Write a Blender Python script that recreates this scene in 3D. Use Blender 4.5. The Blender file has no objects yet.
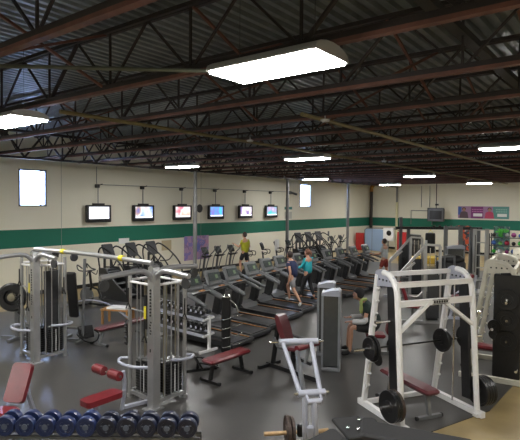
import bpy, math, random
from mathutils import Vector as V, Matrix, Euler
random.seed(7)
C = bpy.context.scene.collection
PI = math.pi
R = math.radians
EYE = V((0, 0, 3.3)); FOC = 504.0
YAW, PITCH, ROLL = .6600, .0322, .0085

# ------------------------------------------------------------------ materials
MATS = {}
def mat(name, col, rough=.5, metal=0., var=.0, scale=6., bump=0., emit=None, es=0., coat=0., spec=.5):
    if name in MATS: return MATS[name]
    m = bpy.data.materials.new(name); m.use_nodes = True
    nt = m.node_tree; b = nt.nodes['Principled BSDF']
    b.inputs['Base Color'].default_value = (*col, 1)
    b.inputs['Roughness'].default_value = rough
    b.inputs['Metallic'].default_value = metal
    b.inputs['Coat Weight'].default_value = coat
    b.inputs['Specular IOR Level'].default_value = spec
    if emit:
        b.inputs['Emission Color'].default_value = (*emit, 1); b.inputs['Emission Strength'].default_value = es
    if var or bump:
        tc = nt.nodes.new('ShaderNodeTexCoord'); nz = nt.nodes.new('ShaderNodeTexNoise')
        nz.inputs['Scale'].default_value = scale; nz.inputs['Detail'].default_value = 5
        nt.links.new(tc.outputs['Object'], nz.inputs['Vector'])
        if var:
            r = nt.nodes.new('ShaderNodeValToRGB')
            r.color_ramp.elements[0].position = .3; r.color_ramp.elements[1].position = .7
            r.color_ramp.elements[0].color = (*[c*(1-var) for c in col], 1)
            r.color_ramp.elements[1].color = (*[min(1, c*(1+var)) for c in col], 1)
            nt.links.new(nz.outputs['Fac'], r.inputs['Fac']); nt.links.new(r.outputs['Color'], b.inputs['Base Color'])
        if bump:
            bp = nt.nodes.new('ShaderNodeBump'); bp.inputs['Strength'].default_value = bump; bp.inputs['Distance'].default_value = .01
            nt.links.new(nz.outputs['Fac'], bp.inputs['Height']); nt.links.new(bp.outputs['Normal'], b.inputs['Normal'])
    MATS[name] = m
    return m

def wall_mat():
    m = mat('painted_wall', (.66, .61, .48), .75, 0, 0, 1)
    nt = m.node_tree; b = nt.nodes['Principled BSDF']
    tc = nt.nodes.new('ShaderNodeNewGeometry'); sp = nt.nodes.new('ShaderNodeSeparateXYZ')
    nt.links.new(tc.outputs['Position'], sp.inputs[0])
    def cmp(sock, op, v):
        n = nt.nodes.new('ShaderNodeMath'); n.operation = op; nt.links.new(sock, n.inputs[0]); n.inputs[1].default_value = v
        return n.outputs[0]
    def mul(a, c, op='MULTIPLY'):
        n = nt.nodes.new('ShaderNodeMath'); n.operation = op; nt.links.new(a, n.inputs[0]); nt.links.new(c, n.inputs[1]); return n.outputs[0]
    z = sp.outputs['Z']
    stripe = mul(cmp(z, 'GREATER_THAN', 1.70), cmp(z, 'LESS_THAN', 2.335))
    # faint vertical joints between the precast wall panels
    ya = cmp(sp.outputs['Y'], 'SUBTRACT', 10.2); yb = cmp(ya, 'PINGPONG', 3.65); jy = cmp(yb, 'LESS_THAN', .008)
    nz = nt.nodes.new('ShaderNodeTexNoise'); nz.inputs['Scale'].default_value = .8; nz.inputs['Detail'].default_value = 6
    nt.links.new(tc.outputs['Position'], nz.inputs['Vector'])
    def mix(f, a, c):
        n = nt.nodes.new('ShaderNodeMix'); n.data_type = 'RGBA'
        if f is not None: nt.links.new(f, n.inputs[0])
        for i, s in ((6, a), (7, c)):
            if isinstance(s, tuple): n.inputs[i].default_value = (*s, 1)
            else: nt.links.new(s, n.inputs[i])
        return n.outputs[2]
    base = mix(nz.outputs['Fac'], (.80, .77, .65), (.74, .71, .59))
    green = mix(nz.outputs['Fac'], (.012, .165, .105), (.010, .135, .088))
    c = mix(stripe, base, green)
    c = mix(jy, c, (.25, .25, .22))
    nt.links.new(c, b.inputs['Base Color'])
    return m

def rubber_mat():
    m = mat('rubber_floor', (.05, .05, .05), .33, spec=.42)
    nt = m.node_tree; b = nt.nodes['Principled BSDF']
    g = nt.nodes.new('ShaderNodeNewGeometry')
    n1 = nt.nodes.new('ShaderNodeTexNoise'); n1.inputs['Scale'].default_value = .55; n1.inputs['Detail'].default_value = 7; n1.inputs['Roughness'].default_value = .65
    n2 = nt.nodes.new('ShaderNodeTexNoise'); n2.inputs['Scale'].default_value = 60; n2.inputs['Detail'].default_value = 3
    for n in (n1, n2): nt.links.new(g.outputs['Position'], n.inputs['Vector'])
    r = nt.nodes.new('ShaderNodeValToRGB')
    r.color_ramp.elements[0].position = .32; r.color_ramp.elements[0].color = (.050, .0475, .045, 1)
    r.color_ramp.elements[1].position = .7; r.color_ramp.elements[1].color = (.068, .065, .061, 1)
    nt.links.new(n1.outputs['Fac'], r.inputs['Fac']); nt.links.new(r.outputs['Color'], b.inputs['Base Color'])
    mr = nt.nodes.new('ShaderNodeMapRange'); mr.inputs['To Min'].default_value = .33; mr.inputs['To Max'].default_value = .38
    nt.links.new(n1.outputs['Fac'], mr.inputs['Value']); nt.links.new(mr.outputs[0], b.inputs['Roughness'])
    bp = nt.nodes.new('ShaderNodeBump'); bp.inputs['Strength'].default_value = .25; bp.inputs['Distance'].default_value = .002
    nt.links.new(n2.outputs['Fac'], bp.inputs['Height']); nt.links.new(bp.outputs['Normal'], b.inputs['Normal'])
    return m

def patch_mat(name, cols, scale, emit=0., rough=.5, seed=0.):
    """an image-like mottled surface: posters, tv pictures"""
    m = bpy.data.materials.new(name); m.use_nodes = True; nt = m.node_tree; b = nt.nodes['Principled BSDF']
    tc = nt.nodes.new('ShaderNodeTexCoord'); mp = nt.nodes.new('ShaderNodeMapping'); mp.inputs['Location'].default_value = (seed, seed*1.7, seed*.6)
    nz = nt.nodes.new('ShaderNodeTexVoronoi'); nz.inputs['Scale'].default_value = scale; nz.feature = 'SMOOTH_F1' if emit else 'F1'
    n2 = nt.nodes.new('ShaderNodeTexNoise'); n2.inputs['Scale'].default_value = scale*.9; n2.inputs['Detail'].default_value = 3
    nt.links.new(tc.outputs['Object'], mp.inputs['Vector'])
    nt.links.new(mp.outputs[0], n2.inputs['Vector'])
    nt.links.new(mp.outputs[0], nz.inputs['Vector'])
    sep = nt.nodes.new('ShaderNodeSeparateColor'); nt.links.new(nz.outputs['Color'], sep.inputs[0])
    mx = nt.nodes.new('ShaderNodeMath'); mx.operation = 'ADD'
    m1 = nt.nodes.new('ShaderNodeMath'); m1.operation = 'MULTIPLY'; m1.inputs[1].default_value = .55; nt.links.new(sep.outputs[0], m1.inputs[0])
    m2 = nt.nodes.new('ShaderNodeMath'); m2.operation = 'MULTIPLY'; m2.inputs[1].default_value = .5; nt.links.new(n2.outputs['Fac'], m2.inputs[0])
    nt.links.new(m1.outputs[0], mx.inputs[0]); nt.links.new(m2.outputs[0], mx.inputs[1])
    r = nt.nodes.new('ShaderNodeValToRGB'); r.color_ramp.interpolation = 'LINEAR' if emit else 'CONSTANT'
    el = r.color_ramp.elements; n = len(cols)
    el[0].position = .12; el[0].color = (*cols[0], 1); el[1].position = .88; el[1].color = (*cols[-1], 1)
    for i in range(1, n-1):
        e = el.new(.12+.76*i/(n-1)); e.color = (*cols[i], 1)
    nt.links.new(mx.outputs[0], r.inputs['Fac'])
    b.inputs['Roughness'].default_value = rough
    if emit:
        b.inputs['Base Color'].default_value = (.02, .02, .02, 1)
        nt.links.new(r.outputs['Color'], b.inputs['Emission Color']); b.inputs['Emission Strength'].default_value = emit
    else: nt.links.new(r.outputs['Color'], b.inputs['Base Color'])
    return m

SILV = mat('silver_frame', (.46, .46, .47), .3, .75, .06, 9)
GREY = mat('grey_frame', (.19, .195, .20), .36, .5, .06, 9)
LGREY = mat('light_grey_paint', (.38, .395, .47), .35, .15, .05, 9)
WHITE = mat('white_paint', (.78, .77, .77), .35, 0, .03, 9)
CREAM = mat('cream_paint', (.60, .58, .50), .4, 0, .05, 9)
BLACK = mat('black_plastic', (.011, .011, .012), .42, 0, .2, 12)
BLKM = mat('black_metal', (.014, .014, .015), .3, .3, .2, 14)
DGREY = mat('dark_grey_plastic', (.032, .033, .036), .35, 0, .15, 12)
MGREY = mat('mid_grey_plastic', (.10, .103, .108), .4, .1, .1, 10)
SATIN = mat('satin_black', (.010, .010, .011), .7, 0, .1, 10)
CHROME = mat('chrome', (.8, .8, .8), .14, 1.)
RED = mat('dark_red_vinyl', (.16, .018, .023), .34, 0, .18, 5, .15)
BRED = mat('bright_red_vinyl', (.165, .014, .020), .3, 0, .15, 5, .15)
MAROON = mat('maroon_vinyl', (.115, .022, .028), .36, 0, .15, 5, .15)
NAVY_REFL = mat('navy_urethane_painted_reflection', (.016, .028, .095), .34, 0, .2, 12)  # dark navy heads, blue window reflection painted into the base colour
NAVYD = mat('dark_navy_urethane', (.011, .015, .036), .36, 0, .2, 12)  # right-hand heads: same urethane with less of the window's blue painted in
RUSTY = mat('worn_iron', (.06, .042, .035), .55, .4, .35, 18, .3)
TANP = mat('tan_wood_peg', (.42, .27, .13), .5, 0, .15, 20)
YEL = mat('yellow_band', (.75, .62, .03), .5)
ORANGE = mat('orange_trim', (.55, .22, .05), .5)
RODM = mat('brass_rod', (.30, .27, .20), .3, .6)
BELT = mat('treadmill_belt', (.028, .028, .03), .55, 0, .15, 20)
SCRN = mat('console_screen', (.07, .08, .08), .2, 0, .3, 25)
ORED = mat('console_orange', (.55, .22, .07), .5)
SHRD = mat('smoked_shroud', (.085, .09, .092), .25, .5, .1, 6, coat=.4)
STEEL = mat('oxide_red_steel', (.115, .045, .030), .6, .1, .3, 5)
STEELD = mat('dark_steel', (.019, .013, .012), .65, .1, .3, 5)
DECK = mat('galvanised_deck', (.155, .175, .185), .42, .45, .2, 3)
PIPEY = mat('olive_pipe', (.16, .125, .045), .55, 0, .2, 4)
PIPEG = mat('dark_green_conduit', (.075, .08, .055), .55, 0, .2, 4)
COLG = mat('grey_column', (.20, .20, .20), .5, .1, .12, 5)
TANF = mat('tan_floor', (.34, .25, .11), .38, 0, .16, 1.6, .05)
LAMPH = mat('lamp_housing', (.42, .42, .42), .4, .3)
LAMPE = mat('lamp_diffuser', (.9, .9, .9), .4, emit=(1, .985, .95), es=38.)
BAND = mat('yellow_green_strap', (.55, .6, .08), .6)
SKIN = mat('skin', (.50, .27, .18), .5, 0, .06, 20)
PAPER = mat('white_paper', (.8, .8, .8), .7)
BALL = mat('grey_ball', (.08, .08, .085), .45)
GLASS = mat('window_glass', (1, 1, 1), .02)
_b = GLASS.node_tree.nodes['Principled BSDF']; _b.inputs['Transmission Weight'].default_value = 1; _b.inputs['IOR'].default_value = 1.02

# ------------------------------------------------------------------ mesh builder
def basis(d, up=V((0, 0, 1))):
    d = d.normalized()
    if abs(d.dot(up)) > .995: up = V((0, 1, 0)) if abs(d.y) < .9 else V((1, 0, 0))
    x = up.cross(d).normalized(); return x, d.cross(x).normalized(), d
class MB:
    def __init__(s): s.v = []; s.f = []; s.sm = []
    def add(s, vs, fs, smooth=False):
        o = len(s.v); s.v += [tuple(p) for p in vs]; s.f += [tuple(i+o for i in f) for f in fs]; s.sm += [smooth]*len(fs); return s
    def prism(s, pts, axis, t0, t1, smooth=False):
        """closed outline pts (2d), extruded along axis 'x','y','z' between t0 and t1"""
        def p3(a, b, t): return {'x': (t, a, b), 'y': (a, t, b), 'z': (a, b, t)}[axis]
        n = len(pts); vs = [p3(a, b, t0) for a, b in pts]+[p3(a, b, t1) for a, b in pts]
        fs = [tuple(range(n))[::-1], tuple(range(n, 2*n))]+[(i, (i+1) % n, n+(i+1) % n, n+i) for i in range(n)]
        return s.add(vs, fs)
    def box(s, c, d, rot=None, b=0.):
        c = V(c); x, y, z = [k/2 for k in d]; b = min(b, x*.9, y*.9, z*.9)
        M = Euler(rot).to_matrix() if rot else Matrix.Identity(3)
        if b <= 0:
            vs = [V((i*x, j*y, k*z)) for k in (-1, 1) for j in (-1, 1) for i in (-1, 1)]
            fs = [(0, 2, 3, 1), (4, 5, 7, 6), (0, 1, 5, 4), (2, 6, 7, 3), (0, 4, 6, 2), (1, 3, 7, 5)]
        else:
            o = []
            for (sx, sy) in ((1, 1), (-1, 1), (-1, -1), (1, -1)):
                pr = [(sx*x, sy*(y-b)), (sx*(x-b), sy*y)]
                if sx*sy < 0: pr.reverse()
                o += pr
            def ring(k, zz): return [V((px*(1-k*b/x) if x else px, py*(1-k*b/y), zz)) for px, py in o]
            vs = ring(.8, -z)+ring(0, -z+b)+ring(0, z-b)+ring(.8, z)
            fs = [tuple(range(8))[::-1], tuple(range(24, 32))]
            for r in range(3): fs += [(r*8+i, r*8+(i+1) % 8, r*8+8+(i+1) % 8, r*8+8+i) for i in range(8)]
        return s.add([M@v+c for v in vs], fs)
    def bar(s, p, q, w, h=None, up=V((0, 0, 1)), b=0.):
        """rectangular bar from p to q, w across, h along 'up'"""
        p, q = V(p), V(q); x, y, d = basis(q-p, V(up)); h = h or w
        L = (q-p).length; o = len(s.v)
        t = MB().box((0, 0, 0), (w, h, L), None, b); m = (p+q)/2
        return s.add([m+x*a[0]+y*a[1]+d*a[2] for a in t.v], t.f)
    def tube(s, pts, r, n=8, closed=False):
        pts = [V(p) for p in pts]; k = len(pts); vs = []
        x = None
        for i, p in enumerate(pts):
            if closed: d = pts[(i+1) % k]-pts[i-1]
            else: d = pts[min(i+1, k-1)]-pts[max(i-1, 0)]
            if x is None: x, y, d = basis(d)
            else:
                d = d.normalized(); x = (x-d*x.dot(d)); x = x.normalized() if x.length > 1e-6 else basis(d)[0]; y = d.cross(x)
            rr = r[i] if isinstance(r, (list, tuple)) else r
            vs += [p+(x*math.cos(2*PI*j/n)+y*math.sin(2*PI*j/n))*rr for j in range(n)]
        fs = []
        for i in range(k if closed else k-1):
            a, c = i*n, ((i+1) % k)*n
            fs += [(a+j, a+(j+1) % n, c+(j+1) % n, c+j) for j in range(n)]
        s.add(vs, fs, True)
        if not closed:
            s.add(vs[:n], [tuple(range(n))[::-1]]); s.add(vs[-n:], [tuple(range(n))])
        return s
    def cyl(s, p, q, r, n=16, r2=None): return s.tube([p, q], [r, r if r2 is None else r2], n)
    def lathe(s, o, ax, prof, n=20):
        """prof = [(radius, distance along ax)]"""
        o = V(o); x, y, d = basis(V(ax)); vs = []
        for r, t in prof: vs += [o+d*t+(x*math.cos(2*PI*j/n)+y*math.sin(2*PI*j/n))*max(r, 1e-4) for j in range(n)]
        fs = []
        for i in range(len(prof)-1): fs += [(i*n+j, i*n+(j+1) % n, (i+1)*n+(j+1) % n, (i+1)*n+j) for j in range(n)]
        fs += [tuple(range(n))[::-1], tuple(range((len(prof)-1)*n, len(prof)*n))]
        return s.add(vs, fs, n > 10 and False)
    def sph(s, c, r, sc=(1, 1, 1), n=14, m=9):
        c = V(c); vs = []; fs = []
        for i in range(m+1):
            th = PI*i/m
            vs += [c+V((r*sc[0]*math.sin(th)*math.cos(2*PI*j/n), r*sc[1]*math.sin(th)*math.sin(2*PI*j/n), r*sc[2]*math.cos(th))) for j in range(n)]
        for i in range(m): fs += [(i*n+j, (i+1)*n+j, (i+1)*n+(j+1) % n, i*n+(j+1) % n) for j in range(n)]
        return s.add(vs, fs, True)
    def build(s, name, m, parent=None, loc=None, rz=0.):
        me = bpy.data.meshes.new(name); me.from_pydata(s.v, [], s.f)
        me.polygons.foreach_set('use_smooth', s.sm); me.update()
        me.materials.append(m)
        o = bpy.data.objects.new(name, me); C.objects.link(o)
        if parent: o.parent = parent
        if loc is not None: o.location = loc
        o.rotation_euler.z = rz
        return o
def curve(pts, k=6):
    pts = [V(p) for p in pts]; out = []
    for i in range(len(pts)-1):
        a, b, c, d = pts[max(i-1, 0)], pts[i], pts[i+1], pts[min(i+2, len(pts)-1)]
        for j in range(k):
            t = j/k; out.append(.5*((2*b)+(c-a)*t+(2*a-5*b+4*c-d)*t*t+(3*b-a-3*c+d)*t**3))
    return out+[pts[-1]]
def rrect(w, h, r, k=3):
    o = []
    for cx, cy, a0 in ((w/2-r, h/2-r, 0), (-w/2+r, h/2-r, 90), (-w/2+r, -h/2+r, 180), (w/2-r, -h/2+r, 270)):
        for i in range(k+1):
            a = R(a0+90*i/k); o.append((cx+r*math.cos(a), cy+r*math.sin(a)))
    return o

def tag(o, label, cat, group=None, kind=None):
    o['label'] = label; o['category'] = cat
    if group: o['group'] = group
    if kind: o['kind'] = kind
    return o
def thing(name, label, cat, loc=(0, 0, 0), rz=0., group=None):
    o = bpy.data.objects.new(name, None); C.objects.link(o); o.empty_display_size = .1
    o.location = loc; o.rotation_euler.z = rz
    return tag(o, label, cat, group)
def struct(o): o['kind'] = 'structure'; return o
def dup(root, loc, rz, label, group=None):
    r = root.copy(); C.objects.link(r); r.location = loc; r.rotation_euler.z = rz; r['label'] = label
    if group: r['group'] = group
    def rec(src, dst):
        for ch in list(src.children):
            c = ch.copy(); C.objects.link(c); c.parent = dst; rec(ch, c)
    rec(root, r)
    return r
def ray(px, py):
    F = V((-math.sin(YAW)*math.cos(PITCH), math.cos(YAW)*math.cos(PITCH), -math.sin(PITCH)))
    Rt = V((math.cos(YAW), math.sin(YAW), 0)); U = Rt.cross(F)*-1
    U = Rt.cross(F); 
    R2 = Rt*math.cos(ROLL)+U*math.sin(ROLL); U2 = U*math.cos(ROLL)-Rt*math.sin(ROLL)
    return F+R2*((px-260)/FOC)+U2*((220-py)/FOC)
def at(px, py, z=0.):
    r = ray(px, py); return EYE+r*((z-EYE.z)/r.z)

ORD = ['first', 'second', 'third', 'fourth', 'fifth', 'sixth', 'seventh', 'eighth', 'ninth', 'tenth', 'eleventh', 'twelfth', 'thirteenth', 'fourteenth']

# ------------------------------------------------------------------ room
XW, YW, XR, YB, ZC = -17.2, 36.0, 5.0, -5.0, 5.66
WM = wall_mat()
b = MB(); b.box(((XW+XR)/2, (YB+YW)/2, -.15), (XR-XW+.6, YW-YB+.6, .3)); struct(b.build('floor', TANF))
b = MB(); b.prism([(-15.2, -3.5), (-4.6, -3.5), (-2.95, 5.8), (-2.6, 6.8), (-1.97, 8.6), (-1.9, 10.7), (-1.85, 26.9), (-15.2, 27.1)], 'z', .0005, .012)
struct(b.build('floor_rubber', rubber_mat()))
# television wall with two window openings
W1 = (8.61, 9.62, 3.14, 4.44); W2 = (26.16, 27.41, 3.12, 4.54)
b = MB(); y0 = YB
for (a, c, z0, z1) in (W1, W2):
    b.box((XW-.15, (y0+a)/2, 3), (.3, a-y0, 6)); b.box((XW-.15, (a+c)/2, z0/2), (.3, c-a, z0)); b.box((XW-.15, (a+c)/2, (z1+6)/2), (.3, c-a, 6-z1)); y0 = c
b.box((XW-.15, (y0+YW)/2, 3), (.3, YW-y0, 6)); struct(b.build('wall_left', WM))
b = MB(); b.box(((XW+XR)/2, YW+.15, 3), (XR-XW+.6, .3, 6)); struct(b.build('wall_far', WM))
b = MB(); b.box((XR+.15, (YB+YW)/2, 3), (.3, YW-YB, 6)); struct(b.build('wall_right', WM))
b = MB(); b.box(((XW+XR)/2, YB-.15, 3), (XR-XW+.6, .3, 6)); struct(b.build('wall_back', WM))
b = MB(); b.box((XW+.01, (YB+YW)/2, .07), (.02, YW-YB, .14)); struct(b.build('baseboard_left', BLACK))
b = MB(); b.box(((XW+XR)/2, YW-.01, .07), (XR-XW, .02, .14)); struct(b.build('baseboard_far', BLACK))
# corrugated deck, ribs running away from the camera
prof = []; x = XW-.3; P_ = .18
while x < XR+.3:
    prof += [(x, ZC), (x+.07, ZC), (x+.085, ZC+.06), (x+.165, ZC+.06)]; x += P_
vs = [(a, YB-.3, z) for a, z in prof]+[(a, YW+.3, z) for a, z in prof]; n = len(prof)
b = MB(); b.add(vs, [(i, i+1, n+i+1, n+i) for i in range(n-1)]); b.box(((XW+XR)/2, (YB+YW)/2, ZC+.16), (XR-XW+1, YW-YB+1, .2))
struct(b.build('ceiling', DECK))
for i, (a, c, z0, z1) in enumerate((W1, W2)):
    f = MB(); t = .05
    for (cy, cz, sy, sz) in (((a+c)/2, z0+t/2, c-a, t), ((a+c)/2, z1-t/2, c-a, t), (a+t/2, (z0+z1)/2, t, z1-z0), (c-t/2, (z0+z1)/2, t, z1-z0), (a+(c-a)*.80, (z0+z1)/2, .03, z1-z0)):
        f.box((XW-.03, cy, cz), (.10, sy, sz))
    fo = struct(f.build('window_%d' % (i+1), mat('window_frame', (.10, .10, .11), .5)))
    g = MB(); g.box((XW-.06, (a+c)/2, (z0+z1)/2), (.01, c-a-.06, z1-z0-.06)); g.build('window_glass', GLASS, fo)

# bar joists
ZB, ZT = 4.77, 5.60
ys = [2.43+1.70*k for k in range(-4, 20)]
for k, y in enumerate(ys):
    b = MB()
    b.bar((XW, y, ZB+.02), (XR, y, ZB+.02), .082, .04)
    jo = struct(b.build('ceiling_joist', STEEL)); b = MB()
    for s in (-1, 1):
        b.bar((XW, y+s*.028, ZB+.07), (XR, y+s*.028, ZB+.07), .012, .06)
        b.bar((XW, y+s*.035, ZT-.03), (XR, y+s*.035, ZT-.03), .05, .05)
    x = XW+.3+(k % 3)*.25; i = 0
    while x < XR-1.5:
        b.bar((x, y, ZB+.05), (x+.76, y, ZT-.04), .052 if i % 3 == 0 else .026, .026)
        b.bar((x+1.52, y, ZB+.05), (x+.76, y, ZT-.04), .026, .026)
        b.bar((x, y, ZB+.05), (x, y, ZT-.04), .026, .026); x += 1.52; i += 1
    b.build('joist_web', STEELD, jo)
# girder trusses along the rows of columns
def girder(x, w, zb=4.60):
    b = MB()
    b.bar((x, YB, zb+.03), (x, YW, zb+.03), w, .06); b.bar((x, YB, 5.42), (x, YW, 5.42), w, .07)
    y = YB+.3; i = 0
    while y < YW-1.2:
        b.bar((x, y, zb+.05), (x, y+.62, 5.4), .05, .05); b.bar((x, y+1.24, zb+.05), (x, y+.62, 5.4), .05, .05)
        if i % 2: b.bar((x, y, zb+.05), (x, y, 5.4), .035, .035)
        y += 1.24; i += 1
    return struct(b.build('ceiling_girder', STEELD))
girder(-15.0, .12)
b = MB(); b.bar((-1.72, YB, 5.22), (-1.72, YW, 5.22), .13, .08); struct(b.build('ceiling_beam', mat('black_beam', (.012, .010, .009), .7)))
for i, (dx, k0) in enumerate(((-12.6, 3), (-10.2, 4), (-5.9, 2), (-4.2, 3), (-2.6, 4), (-1.2, 4), (-.7, 5))):   # diagonal bridging between joists
    b = MB()
    for k in range(k0, 17, 2):
        y = 2.43+1.7*(k-2)
        b.bar((dx, y, ZT-.05), (dx, y+1.7, ZB+.08), .032, .032); b.bar((dx+.04, y, ZB+.08), (dx+.04, y+1.7, ZT-.05), .032, .032)
    struct(b.build('ceiling_bridging', STEEL))
# columns
for i, (x, y) in enumerate(((-15, 14.92), (-15, 21.65), (-15, 28.3), (-14.85, 35.6))):
    b = MB(); b.cyl((0, 0, 0), (0, 0, 4.62), .075, 14); b.box((0, 0, .01), (.3, .3, .02)); b.box((0, 0, 4.6), (.28, .28, .03))
    if i < 3: b.cyl((0, 0, 1.2), (0, 0, 3.6), .085, 14)
    o = struct(b.build('support_column', COLG, None, (x, y, 0)))
    if i == 3:
        c = MB(); c.cyl((0, 0, .02), (0, 0, 3.5), .085, 14); c.build('column_wrap', mat('cream_wrap', (.62, .58, .36), .6), o)
b = MB(); b.cyl((-16.95, 35.72, 0), (-16.95, 35.72, 4.3), .12, 14); o = struct(b.build('trim_corner_pipe', mat('dark_pipe', (.03, .022, .02), .5)))
b = MB(); b.tube(curve([(-16.95, 35.72, 4.3), (-16.93, 35.72, 4.6), (-16.7, 35.66, 4.85), (-16.2, 35.5, 5.0)]), .13, 12); b.build('pipe_elbow', mat('orange_pipe', (.45, .20, .03), .5), o)
# pipes under the joists
def pipe(name, pts, r, m, label, cat='pipe'):
    b = MB(); b.tube(pts, r, 8); return tag(b.build(name, m), label, cat)
pipe('conduit_pipe', [(-7.45, 4.4, 4.737), (-7.45, 35.9, 4.737)], .035, PIPEY, 'olive yellow pipe crossing under the ceiling joists, left of the two long ones')
pipe('conduit_pipe', [(-4.45, 6.8, 4.737), (-4.45, 35.9, 4.737)], .035, PIPEY, 'olive yellow pipe crossing under the ceiling joists, right of the two long ones')
p0, p1 = at(-60, 64.5, 4.737), at(212, 71, 4.737)
pipe('conduit_pipe', [p0, p1], .022, PIPEG, 'thin dark green conduit running to the nearest ceiling lamp')
for i, (px, py) in enumerate(((250, 142), (325, 122), (384, 162))):
    p = at(px, py, 4.63); b = MB(); b.lathe((0, 0, 0), (0, 0, 1), [(.03, 0), (.07, .01), (.075, .04), (.03, .05)], 14)
    b.cyl((0, 0, .05), (0, 0, .10), .01, 6)
    tag(b.build('sprinkler_head', LAMPH, None, p), ['small pale sprinkler head left of the middle lamp', 'small pale sprinkler head on the right olive pipe', 'small pale sprinkler head among the far joists', 'small pale sprinkler head just behind the nearest lamp'][i], 'sprinkler head', 'sprinkler heads under the ceiling')
# lamps
def lamp(L, W, label, loc, group='long ceiling lamps'):
    t = thing('ceiling_lamp', label, 'ceiling lamp', loc, 0, group)
    b = MB(); pr = [(-W/2, .0), (W/2, .0)]+[(W/2*math.cos(a), .02+.10*math.sin(a)) for a in [PI*i/8 for i in range(9)]]
    b.prism(pr, 'x', -L/2, L/2); b.build('housing', LAMPH, t)
    b = MB(); b.box((0, 0, -.012), (L-.05, W-.05, .02)); b.build('diffuser', LAMPE, t)
    for sx in (-1, 1):
        b = MB(); b.cyl((sx*L*.35, 0, .1), (sx*L*.35, 0, ZC-loc[2]), .003, 5); b.build('hanger', BLKM, t)
    return t
Z_L = 4.60
lamp(1.26, .58, 'largest and nearest white strip lamp under the ceiling, right of centre', (-2.87, 3.91, Z_L))
l2 = lamp(1.42, .62, 'bright white strip lamp cut by the left picture edge', (-8.30, 4.0, Z_L))
far = [(-13.35, 12.6, 'white strip lamp in front of the television wall above the third television', 1), (-7.85, 12.3, 'white strip lamp over the treadmills at the middle of the room', 1),
       (-2.5, 12.4, 'white strip lamp cut by the right picture edge', 1), (-13.9, 22.6, 'narrow white strip lamp above the right-hand wall window', 1),
       (-8.35, 22.5, 'narrow white strip lamp above the far cable stations, left of the banner', 1), (-13.5, 31.2, 'small far strip lamp beside the room corner', 1),
       (-8.0, 31.2, 'small far strip lamp above the fitness banner', 1), (-2.6, 22.5, 'strip lamp outside the right of the picture over the far right floor', 1),
       (-2.6, 31.2, 'strip lamp at the far right end of the room', 1), (2.6, 4.0, 'strip lamp over the tan floor right of the camera', 1), (2.6, 12.4, 'strip lamp over the tan floor beyond the right picture edge', 1),
       (-2.8, -2.8, 'strip lamp behind the camera', 1), (-8.3, -2.8, 'strip lamp behind and left of the camera', 1), (-13.6, -2.8, 'strip lamp in the back left corner of the room', 1), (-13.6, 4.0, 'strip lamp left of the picture near the television wall', 1)]
proto = None
for x, y, lab, s in far:
    if proto is None: proto = lamp(1.34, .46, lab, (x, y, Z_L))
    else: dup(proto, (x, y, Z_L), 0, lab)

# ------------------------------------------------------------------ wall things
TVC = [((1, 1, 1), (.85, .88, 1), (.8, .82, .95), (1, 1, 1), (.25, .3, .7)),
       ((.06, .14, .55), (.1, .25, .75), (.7, .75, .85), (.45, .3, .25), (.05, .1, .4)),
       ((.1, .25, .65), (.75, .45, .35), (.85, .8, .8), (.6, .15, .2), (.1, .2, .6)),
       ((.03, .2, .7), (.05, .35, .7), (.2, .15, .5), (.05, .5, .65), (.02, .1, .5)),
       ((.1, .12, .5), (.6, .5, .6), (.85, .8, .85), (.25, .15, .35), (.1, .15, .6)),
       ((.02, .45, .45), (.05, .5, .5), (.4, .3, .5), (.75, .6, .6), (.02, .25, .5))]
TVL = ['wall television with a white picture, leftmost of the six', 'wall television with a blue picture, second from the left', 'wall television with a mixed red and blue picture left of the grey column',
       'wall television with a deep blue picture just right of the grey column', 'wall television with a pale pink and blue picture, second from the right', 'wall television with a teal picture, rightmost of the six']
def television(i, y, on=True):
    t = thing('wall_television', TVL[i], 'television', (XW, y, 2.86), 0, 'televisions on the left wall')
    b = MB(); b.prism(rrect(1.10, .68, .04), 'x', .10, .20); b.prism(rrect(.8, .5, .04), 'x', .05, .10); b.box((.15, 0, .37), (.10, .5, .07)); b.build('casing', BLACK, t)
    s = MB(); s.box((.203, 0, .035), (.008, .90, .47)); s.build('screen', patch_mat('tv_picture', TVC[i], 3.2, .8, .2, 3.1*i), t)
    s = MB(); s.box((.209, 0, -.165), (.004, .88, .06)); s.build('caption_strip', mat('tv_caption', (.8, .8, .8), .4, emit=(.75, .8, .95), es=.9), t)
    b = MB(); b.cyl((.12, 0, .38), (.12, 0, 1.02), .018, 8); b.build('hanging_pole', GREY, t)
    b = MB(); b.box((.07, 0, 1.08), (.14, .16, .14), None, .02); b.tube([(.1, 0, 1.1), (.22, .14, 1.16)], .02, 6); b.build('pole_bracket', BLACK, t)
for i in range(6): television(i, [11.68, 13.88, 16.13, 18.4, 20.7, 23.0][i])
b = MB(); b.tube([(XW+.03, 11.68, 4.0), (XW+.03, 23.0, 4.02), (XW+.03, 24.6, 4.02)], .014, 6); b.tube([(XW+.03, 11.68, 4.02), (XW+.03, 11.68, 4.7)], .012, 6)
tag(b.build('cable_conduit', GREY), 'thin grey cable conduit linking the television brackets along the wall', 'conduit')
# hanging tv at far wall
t = thing('hanging_television', 'switched off grey framed television hanging in front of the far wall', 'television', (-11.9, 35.4, 2.62))
b = MB(); b.prism(rrect(1.12, .9, .05), 'y', -.05, .12); b.build('casing', MGREY, t)
b = MB(); b.box((0, -.055, 0), (.84, .02, .6)); b.build('screen', BLACK, t)
b = MB(); b.cyl((0, .04, .45), (0, .04, 2.98), .03, 8); b.box((0.05, .04, .72), (.22, .12, .12)); b.build('hanging_pole', BLKM, t)
b = MB()
for sx in (-1, 1): b.bar((sx*.56, -.06, -.45), (sx*.56, -.06, .45), .04, .04)
b.bar((-.58, -.06, .47), (.58, -.06, .47), .05, .05); b.build('guard_frame', DGREY, t)

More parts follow.
